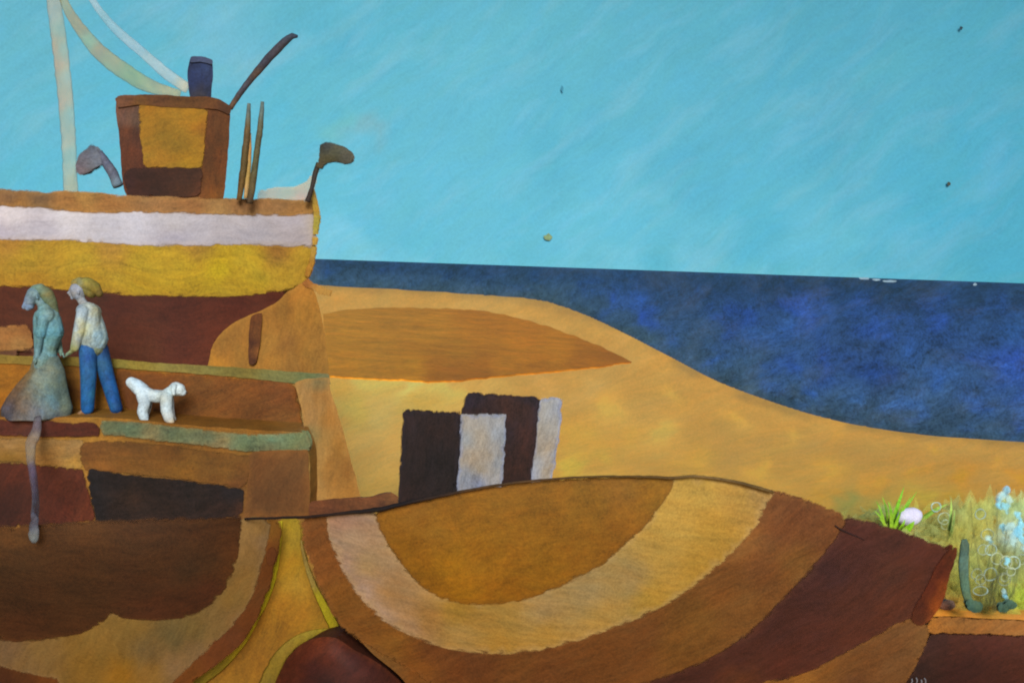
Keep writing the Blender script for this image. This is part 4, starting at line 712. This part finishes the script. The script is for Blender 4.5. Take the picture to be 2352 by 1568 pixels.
for (a, b, c, d_) in ((2094, 1557, 2092, 1568), (2103, 1556, 2106, 1567), (2116, 1558, 2114, 1568), (2122, 1556, 2127, 1568)):
    tube('lettering', [(a, b, 1.6), ((a + c) / 2 + 2, (b + d_) / 2, 2.0), (c, d_ + 3, 1.6)], 9.69, (128, 122, 132), mw, parent=tb, n=6, step=4, wobble=1.5)

for q in (BH, RH, LH): undercoat(q)

# ------------------------------------------------------------------ people and dog
P12 = PX(12.8)
mp = paint(P12, ang=75, amp=.13, hue=.14, ln=.4); mdog = paint(P12, ang=30, amp=.10, hue=.05, ln=.35, bump=.25)
def J(u, v, r, dy=0.0, Y=12.8):
    return (at(u, v, Y + dy), r * Y / FPX)
def hand(u, v, dirx, diry, dy, Y=12.8, s=1.0):
    """Palm, four uneven curled fingers and a thumb leaving the side of the palm."""
    ch = [[J(u, v, 5.0 * s, dy, Y), J(u + dirx * 9 * s, v + diry * 9 * s, 4.6 * s, dy, Y)]]
    for k, (off, ln) in enumerate(((-.030, 8), (-.010, 10), (.010, 9.5), (.030, 7))):
        a = (u + dirx * 10 * s, v + diry * 10 * s); b = (a[0] + dirx * ln * .6 * s, a[1] + diry * ln * .6 * s)
        c = (b[0] + dirx * ln * .3 * s - 2.5, b[1] + diry * ln * .5 * s)
        ch.append([J(a[0], a[1], 1.9 * s, dy + off, Y), J(b[0], b[1], 1.7 * s, dy + off * 1.2, Y), J(c[0], c[1], 1.4 * s, dy + off * 1.2, Y)])
    ch.append([J(u + dirx * 2, v + diry * 2, 2.2 * s, dy - .02, Y), J(u + dirx * 6 - 5, v + diry * 6, 1.9 * s, dy - .045, Y), J(u + dirx * 11 - 6, v + diry * 12, 1.6 * s, dy - .05, Y)])
    return ch
def face(u, v, Y, dx=1.0):              # profile turned to the left: brow, nose, lips, chin, ear
    return [[J(u - 13 * dx, v - 5, 5, 0, Y), J(u - 16 * dx, v - 2, 4, 0, Y)], [J(u - 15 * dx, v, 3, 0, Y), J(u - 22 * dx, v + 5, 2.6, 0, Y)],
            [J(u - 14 * dx, v + 10, 4, 0, Y), J(u - 18 * dx, v + 10, 2.4, 0, Y)], [J(u - 12 * dx, v + 16, 4.5, 0, Y)], [J(u + 2, v + 2, 3, -.085, Y), J(u + 3, v + 6, 2.6, -.088, Y)]]

Ym = 12.82
man = thing('person', at(222, 952, Ym), 'person in a pale blue top and blue jeans striding ahead of the white dog', 'person', 'people walking on the quay')
SK = [(178, 668, (148, 150, 158)), (170, 655, (140, 142, 150)), (185, 690, (152, 154, 154)), (150, 822, (112, 140, 122)), (165, 812, (136, 140, 96)), (200, 950, (150, 112, 80))]
remeshed('body', [
    [J(178, 664, 17, 0, Ym), J(181, 676, 15, 0, Ym)], [J(184, 684, 9.5, 0, Ym), J(196, 704, 9.5, 0, Ym)], *face(178, 668, Ym),
    [J(190, 712, 15, -.10, Ym), J(206, 712, 17, 0, Ym), J(214, 714, 15, .10, Ym)], [J(203, 716, 23, 0, Ym), J(205, 745, 27, 0, Ym), J(210, 778, 27, 0, Ym), J(214, 796, 26, 0, Ym)],
    [J(190, 712, 11, -.17, Ym), J(178, 765, 9, -.20, Ym), J(168, 802, 7, -.17, Ym)], *hand(165, 806, -.75, .66, -.16, Ym),
    [J(212, 714, 11, .17, Ym), J(232, 756, 9, .20, Ym), J(240, 788, 7, .15, Ym)], *hand(241, 792, .0, 1.0, .15, Ym, .9),
    [J(204, 800, 17, -.07, Ym), J(203, 868, 12, -.08, Ym), J(201, 935, 8, -.07, Ym)], [J(201, 938, 7, -.07, Ym), J(184, 949, 5.0, -.08, Ym)],
    [J(226, 800, 17, .07, Ym), J(246, 868, 12, .08, Ym), J(268, 934, 8, .07, Ym)], [J(269, 938, 7, .07, Ym), J(256, 950, 5.0, .07, Ym)]], .0075, SK, mp, parent=man)
remeshed('shirt', [
    [J(192, 714, 17, -.11, Ym), J(205, 713, 19, 0, Ym), J(216, 716, 17, .11, Ym)], [J(203, 718, 25, -.04, Ym), J(201, 748, 29, -.03, Ym), J(210, 778, 29, -.03, Ym), J(217, 784, 28, 0, Ym)], [J(205, 718, 24, .06, Ym), J(212, 750, 28, .05, Ym), J(222, 778, 26, .04, Ym)],
    [J(190, 714, 13, -.17, Ym), J(181, 764, 13, -.20, Ym), J(172, 798, 10, -.17, Ym)], [J(213, 716, 13, .17, Ym), J(231, 754, 12, .20, Ym), J(238, 780, 9.5, .16, Ym)]], .009,
    [(175, 720, (160, 172, 176)), (200, 715, (164, 174, 168)), (220, 720, (160, 156, 120)), (175, 750, (156, 166, 172)), (195, 750, (172, 172, 124)), (215, 750, (164, 172, 156)), (180, 780, (150, 162, 164)), (200, 778, (156, 168, 160)), (225, 775, (140, 166, 168)), (240, 785, (140, 162, 160)), (165, 800, (150, 152, 92)), (188, 765, (176, 168, 104)), (205, 735, (160, 176, 182))], mp, parent=man)
remeshed('jeans', [
    [J(202, 794, 20, -.05, Ym), J(226, 794, 20, .05, Ym)], [J(202, 800, 20, -.07, Ym), J(203, 868, 17.5, -.08, Ym), J(201, 938, 14.5, -.07, Ym)],
    [J(228, 800, 20, .07, Ym), J(246, 866, 17, .08, Ym), J(267, 937, 14.5, .07, Ym)]], .009,
    [(195, 810, (66, 106, 146)), (215, 805, (74, 114, 152)), (240, 800, (40, 56, 92)), (190, 860, (50, 92, 130)), (210, 850, (62, 104, 142)), (205, 890, (46, 94, 140)), (195, 930, (40, 96, 144)), (215, 900, (64, 120, 150)), (230, 840, (58, 92, 120)), (245, 870, (42, 86, 128)), (262, 910, (36, 84, 132)), (275, 935, (30, 62, 104)), (255, 930, (52, 104, 148)), (200, 820, (44, 80, 134))], mp, parent=man)
remeshed('hair', [[J(183, 653, 15, .02, Ym), J(200, 652, 16, .02, Ym), J(216, 660, 15, .02, Ym), J(228, 674, 9, .02, Ym)], [J(196, 664, 13, .03, Ym), J(210, 672, 13, .03, Ym)], [J(172, 650, 9, 0, Ym), J(184, 646, 10, 0, Ym)]], .009,
    [(170, 645, (156, 132, 74)), (200, 645, (146, 130, 62)), (215, 660, (138, 122, 56)), (230, 675, (112, 86, 44)), (195, 665, (140, 120, 72)), (180, 650, (140, 138, 128))], mp, parent=man)
for (u0, v0, u1, v1, dy) in ((204, 944, 182, 950, -.075), (272, 945, 254, 952, .07)):
    remeshed('shoe', [[J(u0, v0, 7.5, dy, Ym), J(u1, v1, 5.5, dy, Ym)]], .008, (136, 96, 60), mp, parent=man)

Yw = 12.66
wom = thing('person', at(90, 962, Yw), 'stooping person in a long blue grey dress with a wide skirt, nearest the edge', 'person', 'people walking on the quay')
remeshed('body', [
    [J(80, 676, 18, 0, Yw), J(70, 690, 14, 0, Yw), J(62, 699, 9, 0, Yw), J(56, 705, 6, 0, Yw)], [J(70, 702, 9, 0, Yw), J(64, 708, 6, 0, Yw)], [J(84, 680, 3, -.085, Yw), J(86, 685, 2.8, -.088, Yw)],
    [J(92, 692, 10, 0, Yw), J(102, 712, 10, 0, Yw)], [J(104, 724, 18, -.09, Yw), J(108, 724, 18, .09, Yw)], [J(106, 728, 24, 0, Yw), J(108, 765, 27, 0, Yw), J(104, 810, 22, 0, Yw)],
    [J(118, 728, 10, .17, Yw), J(132, 775, 8, .18, Yw), J(138, 806, 6.5, .14, Yw)], *hand(139, 808, .6, .75, .13, Yw, .9),
    [J(100, 728, 10, -.16, Yw), J(92, 775, 8, -.19, Yw), J(86, 815, 6.5, -.16, Yw)], *hand(85, 818, -.2, .97, -.16, Yw, .9),
    [J(98, 820, 20, -.06, Yw), J(94, 890, 12, -.06, Yw), J(92, 946, 7, -.06, Yw), J(78, 954, 4.5, -.07, Yw)], [J(112, 820, 20, .06, Yw), J(116, 890, 12, .06, Yw), J(118, 942, 7, .06, Yw), J(106, 950, 4.5, .06, Yw)]], .0075,
    [(80, 670, (120, 146, 150)), (60, 705, (136, 156, 180)), (45, 712, (132, 144, 162)), (95, 690, (116, 142, 140)), (100, 760, (92, 134, 142)), (140, 810, (116, 146, 136)), (90, 950, (118, 122, 132))], mp, parent=wom)
remeshed('bodice', [[J(100, 708, 13, -.06, Yw), J(114, 718, 16, .04, Yw)], [J(104, 726, 21, -.10, Yw), J(112, 726, 21, .10, Yw)], [J(108, 732, 30, 0, Yw), J(112, 762, 33, 0, Yw), J(104, 800, 24, 0, Yw), J(106, 830, 24, 0, Yw)],
    [J(118, 730, 13, .17, Yw), J(130, 766, 11, .18, Yw)], [J(100, 730, 13, -.16, Yw), J(93, 768, 11, -.19, Yw)]], .009,
    [(90, 730, (88, 126, 132)), (115, 720, (118, 138, 130)), (130, 740, (102, 142, 148)), (140, 760, (92, 138, 146)), (90, 770, (86, 132, 140)), (115, 770, (90, 136, 140)), (100, 800, (98, 138, 148)), (120, 800, (104, 134, 128)), (100, 830, (104, 142, 150))], mp, parent=wom)
def skirt():
    rows = [(818, 82, 130), (850, 72, 144), (880, 46, 148), (910, 24, 154), (935, 12, 162), (952, 14, 160), (962, 26, 140)]
    V, Fc, n = [], [], 40
    for k, (v, l, r) in enumerate(rows):
        for j in range(n):
            a = 2 * math.pi * j / n; fold = 1 + .05 * math.sin(a * 7 + k * .5) * min(1, k / 2)
            p = at((l + r) / 2 + (r - l) / 2 * math.cos(a) * fold, v - (6 if k == 6 else 0) * abs(math.sin(a)), Yw); p.y += math.sin(a) * (.11 + .045 * k) * fold; V.append(p)
    for k in range(len(rows) - 1):
        for j in range(n): Fc.append([k * n + j, k * n + (j + 1) % n, (k + 1) * n + (j + 1) % n, (k + 1) * n + j])
    o = build('skirt', V, Fc, [(70, 850, (132, 102, 58)), (45, 890, (124, 90, 58)), (30, 920, (116, 88, 66)), (20, 940, (84, 82, 96)), (60, 930, (124, 100, 78)), (90, 860, (126, 140, 128)), (115, 850, (130, 132, 108)), (105, 835, (108, 140, 142)), (88, 900, (128, 144, 132)), (115, 900, (102, 120, 102)), (120, 925, (100, 144, 156)), (140, 880, (108, 122, 106)), (150, 930, (112, 124, 102)), (105, 945, (104, 118, 124)), (75, 945, (124, 116, 112)), (135, 950, (116, 122, 128))], mp, parent=wom)
    md = o.modifiers.new('thickness', 'SOLIDIFY'); md.thickness = .012
skirt()
remeshed('hair', [[J(92, 664, 13, .01, Yw), J(108, 676, 15, .02, Yw), J(120, 698, 12, .02, Yw), J(128, 716, 7, .02, Yw)], [J(80, 664, 10, 0, Yw), J(94, 662, 11, 0, Yw)]], .009,
    [(85, 662, (124, 146, 144)), (110, 675, (120, 108, 78)), (122, 700, (106, 110, 92)), (100, 690, (122, 140, 124))], mp, parent=wom)

Yd = 12.62
dg_ = thing('dog', at(358, 974, Yd), 'small white fluffy dog with a raised stub tail, walking on the quay', 'dog')
J2 = lambda u, v, r, dy=0.0: J(u, v, r, dy, Yd)
remeshed('body', [
    [J2(302, 878, 13), J2(314, 886, 16), J2(328, 898, 17)], [J2(322, 896, 15, -.03), J2(340, 906, 16, -.02), J2(362, 912, 13.5), J2(380, 910, 15)], [J2(322, 898, 14, .05), J2(342, 908, 15, .04), J2(380, 910, 14, .04)],
    [J2(380, 908, 14), J2(394, 898, 13), J2(404, 893, 17)], [J2(404, 893, 17), J2(411, 894, 15)], [J2(410, 898, 11), J2(420, 901, 8)], [J2(424, 899, 4)],
    [J2(400, 886, 6, -.085), J2(398, 896, 5.5, -.105), J2(399, 904, 4.5, -.11)], [J2(400, 886, 6, .085), J2(398, 896, 5.5, .105), J2(399, 904, 4.5, .11)],
    [J2(328, 908, 15, -.07), J2(332, 926, 13, -.075), J2(327, 945, 12, -.075), J2(331, 958, 11, -.075), J2(335, 965, 7, -.08)],
    [J2(332, 908, 14, .07), J2(338, 926, 12, .075), J2(333, 944, 12, .075), J2(329, 954, 11, .075), J2(333, 960, 7, .08)],
    [J2(382, 912, 14, -.065), J2(382, 940, 13, -.07), J2(388, 960, 12, -.07), J2(393, 968, 8, -.075)],
    [J2(386, 912, 13, .065), J2(388, 940, 12, .07), J2(391, 956, 11, .07), J2(397, 962, 8, .075)]], .007,
    [(300, 880, (206, 222, 228)), (320, 895, (204, 218, 222)), (312, 880, (190, 210, 218)), (345, 905, (200, 212, 214)), (370, 912, (176, 182, 172)), (395, 895, (196, 212, 210)), (410, 890, (206, 218, 218)), (420, 902, (212, 222, 222)), (325, 930, (198, 214, 222)), (335, 955, (200, 216, 222)), (380, 930, (200, 216, 220)), (392, 960, (204, 218, 224)), (396, 972, (196, 160, 110))], mdog, parent=dg_)
build('nose', [(p := at(429, 901, Yd)) + Vector((x * .016, y * .016, z * .016)) for x, y, z in ((1, 0, 0), (-1, 0, 0), (0, 1, 0), (0, -1, 0), (0, 0, 1), (0, 0, -1))], [[0, 2, 4], [2, 1, 4], [1, 3, 4], [3, 0, 4], [2, 0, 5], [1, 2, 5], [3, 1, 5], [0, 3, 5]], (90, 74, 62), mdog, parent=dg_)

# a blue-grey paint drip, built as a mooring line that hangs from the walkway over the left boat
def rope():
    pr = [(86, 958, 9, 12.34), (84, 985, 12, 12.2), (72, 1020, 17, 12.0), (72, 1060, 15, 11.6), (78, 1105, 16, 10.9), (82, 1150, 15, 9.6), (79, 1190, 15, 8.2), (77, 1222, 14, 8.02), (78, 1238, 11, 8.03), (78, 1246, 5, 8.03)]
    pts = []
    S = spline([(p[0], p[1]) for p in pr], 8, closed=False); vs = [p[1] for p in pr]
    for q in S:
        y = float(np.interp(q.y, vs, [p[3] for p in pr])); r = float(np.interp(q.y, vs, [p[2] for p in pr]))
        pts.append((at(q.x, q.y, y), r * y / FPX))
    sweep('drip_rope', pts, [(86, 970, (92, 82, 88)), (76, 1010, (136, 116, 98)), (74, 1045, (130, 114, 92)), (76, 1080, (98, 88, 110)), (82, 1120, (88, 80, 96)), (82, 1160, (84, 84, 92)), (78, 1200, (92, 86, 92)), (78, 1235, (96, 102, 104))], paint(P12, ang=86, amp=.12, hue=.10, ln=.5, opacity=.5), n=12, flat=.5,
          label='thick blue grey paint drip built as a mooring rope, hanging from the walkway over the left boat', cat='rope')
rope()

# ------------------------------------------------------------------ plants at the right
rnd = random.Random(21)
def blade(V, Fc, base, h, lean, wdt, bend=.35, seg=4):
    i0 = len(V); side = Vector((math.cos(lean[2]), math.sin(lean[2]) * .4, 0))
    for k in range(seg + 1):
        s = k / seg; p = base + Vector((lean[0] * s + bend * lean[0] * s * s, lean[1] * s, h * s * (1 - .12 * s)))
        ww = wdt * (1 - s ** 1.5) * .5 + .0015
        V += [p - side * ww, p + side * ww]
    for k in range(seg): Fc.append([i0 + 2 * k, i0 + 2 * k + 1, i0 + 2 * k + 3, i0 + 2 * k + 2])
def ground_at(u, v):
    return on_ground([(u, v)])[0]
PG = PX(11.5)
mgs = paint(PG, ang=80, amp=.14, hue=.12, ln=.5)
mgw = paint(PG, ang=80, amp=.14, hue=.12, ln=.5, opacity=.33)
mgr = paint(PG, ang=80, amp=.14, hue=.10, ln=.5, opacity=.5)

# ground cover: uncountable thin blades
def cover():
    V, Fc = [], []
    pts, hs = [], []
    while len(pts) < 900:
        u = rnd.uniform(1890, 2560); v = rnd.uniform(1165, 1425)
        # denser to the right and toward the boat's edge
        top = 1150 + max(0, (2180 - u)) * .06 - (30 if u > 2180 else 0)
        if v < top + 15: continue
        line = 1160 + (u - 1860) * .30
        if u < 2190 and v > line + 60: continue
        if u < 2000 and rnd.random() < .4: continue
        if v > 1412 - 8 * rnd.random(): continue
        pts.append((u, v)); hs.append(rnd.uniform(18, 52) * (1.35 if u > 2180 else .8))
    G = on_ground(pts)
    for g, (u, v), h in zip(G, pts, hs):
        hh = h * g.y / FPX
        if v - h < 1120 and u < 2190: hh *= .6
        blade(V, Fc, g - Vector((0, 0, .03)), hh, (rnd.uniform(-.12, .16), rnd.uniform(-.1, .1), rnd.uniform(-.5, .5)), rnd.uniform(.10, .34))
    c = [(1930, 1140, (166, 161, 82)), (1990, 1160, (138, 143, 90)), (2040, 1160, (130, 141, 74)), (2120, 1150, (176, 163, 64)), (2140, 1210, (148, 143, 80)), (2180, 1160, (146, 147, 94)), (2090, 1210, (146, 143, 86)), (2200, 1230, (176, 159, 72)), (2240, 1160, (172, 165, 86)), (2260, 1220, (176, 159, 74)), (2330, 1160, (176, 185, 126)), (2320, 1230, (176, 193, 188)),
         (2250, 1290, (154, 151, 78)), (2290, 1330, (146, 139, 72)), (2210, 1340, (166, 159, 72)), (2180, 1340, (182, 163, 68)), (2330, 1310, (144, 143, 82)), (2280, 1380, (144, 133, 62)), (2345, 1370, (176, 183, 58)), (2230, 1390, (158, 141, 64)), (2190, 1390, (196, 139, 52)), (2270, 1260, (160, 153, 90))]
    build('grass', V, Fc, c, mgw, kind='stuff', smooth=False)
cover()

def tussock():
    t = thing('grass_tussock', ground_at(2070, 1212), 'bright lime green grass tuft growing around the white pebble', 'grass tuft')
    V, Fc = [], []
    for (u0, v0, u1, v1, w_) in ((2032, 1208, 2012, 1150, 7), (2036, 1210, 2008, 1172, 6), (2040, 1205, 2026, 1140, 6), (2045, 1208, 2076, 1118, 11), (2050, 1206, 2060, 1150, 10), (2052, 1208, 2092, 1140, 8), (2048, 1210, 2040, 1150, 9), (2058, 1204, 2106, 1128, 6), (2040, 1212, 2018, 1190, 7),
                                (2078, 1216, 2100, 1196, 18), (2066, 1212, 2078, 1192, 9), (2110, 1192, 2180, 1156, 12), (2108, 1196, 2160, 1168, 9), (2062, 1208, 2046, 1180, 9), (2053, 1210, 2072, 1160, 8), (2178, 1230, 2184, 1144, 9), (2182, 1232, 2192, 1170, 8)):
        b = ground_at(u0, v0 + 6); e = at(u1, v1, b.y - .05)
        i0 = len(V); d = e - b; sd_ = Vector((d.z, 0, -d.x)).normalized(); wm = w_ * b.y / FPX
        for k in range(6):
            s = k / 5; p = b + d * s + Vector((0, -.04 * math.sin(s * 3), .10 * d.length * math.sin(s * math.pi))); ww = wm * .5 * (1 - s ** 1.6) + .002
            V += [p - sd_ * ww, p + sd_ * ww]
        for k in range(5): Fc.append([i0 + 2 * k, i0 + 2 * k + 1, i0 + 2 * k + 3, i0 + 2 * k + 2])
    build('foliage', V, Fc, [(2015, 1170, (140, 190, 60)), (2050, 1170, (132, 196, 40)), (2070, 1135, (142, 216, 60)), (2040, 1195, (156, 186, 50)), (2090, 1205, (150, 206, 40)), (2170, 1160, (172, 206, 100)), (2120, 1185, (160, 200, 70)), (2186, 1160, (176, 206, 110)), (2184, 1200, (150, 170, 90))], mgs, parent=t, smooth=False)
tussock()

def pebble():
    c = ground_at(2088, 1204); b = at(2089, 1186, c.y - .45); px = b.y / FPX
    V, Fc, n, m = [], [], 24, 14
    for i in range(m + 1):
        th = math.pi * i / m
        for j in range(n):
            a = 2 * math.pi * j / n
            p = Vector((31 * px * math.sin(th) * math.cos(a), 18 * px * math.sin(th) * math.sin(a), 21 * px * math.cos(th)))
            p *= 1 + .09 * mnoise.noise(p * 9)
            p = Matrix.Rotation(R(-14), 3, 'Y') @ p
            V.append(b + p)
    for i in range(m):
        for j in range(n): Fc.append([i * n + j, i * n + (j + 1) % n, (i + 1) * n + (j + 1) % n, (i + 1) * n + j])
    build('pebble', V, Fc, [(2075, 1180, (226, 222, 238)), (2100, 1182, (222, 216, 236)), (2085, 1200, (212, 206, 226))], paint(PG, ang=20, amp=.05, hue=.03, ln=.4), label='smooth white pebble lying in the lime green grass tuft', cat='stone')
pebble()

def dark_leaf():
    b = ground_at(2232, 1408)
    t = thing('broad_leaved_plant', b, 'dark teal plant with one upright finger shaped leaf beside the boat stern', 'plant')
    tube('leaf', [(2215, 1238, 6), (2216, 1250, 11), (2213, 1290, 12), (2214, 1330, 11), (2222, 1370, 10), (2232, 1398, 8)], b.y - .3, [(2216, 1250, (84, 108, 96)), (2212, 1300, (92, 120, 108)), (2215, 1340, (96, 122, 96)), (2226, 1385, (92, 112, 84))], mgs, parent=t, flat=.35)
    for (u, v, w_, h) in ((2240, 1394, 19, 13), (2228, 1384, 10, 9), (2306, 1396, 15, 11), (2322, 1388, 16, 10)):
        slab('root_leaf', [(u - w_, v), (u - w_ * .6, v - h * .8), (u, v - h), (u + w_ * .8, v - h * .6), (u + w_, v + h * .2), (u + w_ * .4, v + h), (u - w_ * .5, v + h * .8)], b.y - .35, [(u - 5, v, (72, 98, 84)), (u + 5, v + 3, (82, 104, 80))], mgs, parent=t, thick=.05, res=7, step=5, puff=.03)
dark_leaf()
slab('stone', [(2160, 1394), (2166, 1384), (2178, 1378), (2190, 1382), (2194, 1392), (2186, 1398), (2172, 1400)], ground_at(2176, 1400).y, [(2172, 1390, (96, 62, 48)), (2186, 1388, (92, 74, 64))], mgs, thick=.14, res=6, step=4, puff=.06, label='small dark brown stone behind the boat stern at the grass edge', cat='stone')

def flowers():
    RING = (176, 194, 168); BLUE = (112, 182, 214)
    rings = [(2150, 1164, 11), (2168, 1190, 14), (2172, 1204, 11), (2252, 1180, 12), (2268, 1228, 14), (2258, 1262, 12), (2276, 1262, 13), (2290, 1282, 14), (2310, 1290, 14), (2328, 1292, 15), (2244, 1318, 13), (2252, 1330, 12), (2275, 1318, 15), (2306, 1330, 15), (2308, 1326, 9), (2252, 1356, 17), (2345, 1284, 12), (2322, 1312, 10)]
    t = thing('flowering_bush', ground_at(2280, 1405), 'loose bush with pale ring shaped flowers and bright blue blossoms at the right', 'bush')
    by = ground_at(2280, 1400).y
    for k, (u, v, r) in enumerate(rings):
        y = by - .5 + .5 * rnd.random()
        if u < 2200: y = ground_at(u, min(v + 40, 1215)).y - .1
        V, Fc = [], []; c = at(u, v, y); px = y / FPX; n, m = 20, 6
        for i in range(n):
            a = 2 * math.pi * i / n; rr = r * px * (1 + .12 * mnoise.noise(Vector((math.cos(a), math.sin(a), k * 3.1))))
            sq = .62 if k == 15 else 1.0
            for j in range(m):
                bta = 2 * math.pi * j / m; tr = 1.7 * px * (1 + .35 * math.sin(a * 3 + k))
                V.append(c + Vector(((rr + tr * math.cos(bta)) * math.cos(a), tr * math.sin(bta), (rr + tr * math.cos(bta)) * math.sin(a) * sq)))
        for i in range(n):
            for j in range(m):
                Fc.append([i * m + j, i * m + (j + 1) % m, ((i + 1) % n) * m + (j + 1) % m, ((i + 1) % n) * m + j])
        sh = rnd.uniform(.72, .98)
        build('flower', V, Fc, tuple(int(x * sh) for x in ((RING if k % 3 else (160, 188, 186)))), mgr, parent=t, key='flower')
    for k, (u, v, s) in enumerate(((2302, 1140, 13), (2312, 1128, 12), (2296, 1152, 10), (2318, 1150, 11), (2312, 1166, 12), (2296, 1162, 9), (2322, 1210, 15), (2338, 1222, 15), (2346, 1208, 13), (2330, 1240, 12), (2306, 1214, 11), (2350, 1240, 12), (2272, 1236, 8), (2276, 1244, 6), (2314, 1288, 9), (2308, 1362, 7), (2312, 1372, 7), (2340, 1184, 11), (2356, 1260, 12))):
        y = by - .45 + .3 * rnd.random()
        pl = [(u + s * (1 + .45 * math.sin(q * 2.3 + k)) * math.cos(q * math.pi / 4) * .8, v + s * (1 + .4 * math.cos(q * 1.7 + k)) * math.sin(q * math.pi / 4)) for q in range(8)]
        cc = BLUE if k % 3 else (150, 190, 200)
        slab('blossom', pl, y, cc, mgr, parent=t, thick=.03, res=6, step=5, rag=10, key='blossom')
    V, Fc = [], []
    for (u, v, u2, v2) in ((2290, 1405, 2300, 1270), (2286, 1405, 2252, 1340), (2295, 1405, 2330, 1230), (2292, 1404, 2312, 1150), (2300, 1405, 2345, 1290), (2284, 1405, 2276, 1250), (2280, 1404, 2262, 1190), (2262, 1404, 2244, 1300), (2300, 1404, 2326, 1330), (2288, 1404, 2300, 1340), (2296, 1402, 2285, 1320), (2268, 1404, 2290, 1120), (2320, 1404, 2350, 1170), (2250, 1402, 2240, 1150), (2240, 1404, 2236, 1200)):
        b = at(u, v, by - .1); e = at(u2, v2, by - .15); d = e - b; i0 = len(V)
        for k in range(6):
            s = k / 5; p = b + d * s + Vector((.05 * math.sin(s * 4 + u), .05 * math.sin(s * 3 + v2), 0)); ww = .022 * (1 - .6 * s)
            V += [p - Vector((ww, 0, 0)), p + Vector((ww, .01, 0))]
        for k in range(5): Fc.append([i0 + 2 * k, i0 + 2 * k + 1, i0 + 2 * k + 3, i0 + 2 * k + 2])
    build('stems', V, Fc, [(2300, 1380, (96, 104, 62)), (2300, 1330, (92, 110, 88)), (2290, 1250, (126, 134, 84)), (2250, 1200, (140, 146, 90)), (2310, 1180, (140, 160, 120)), (2300, 1340, (84, 100, 84))], mgw, parent=t, smooth=False)
flowers()
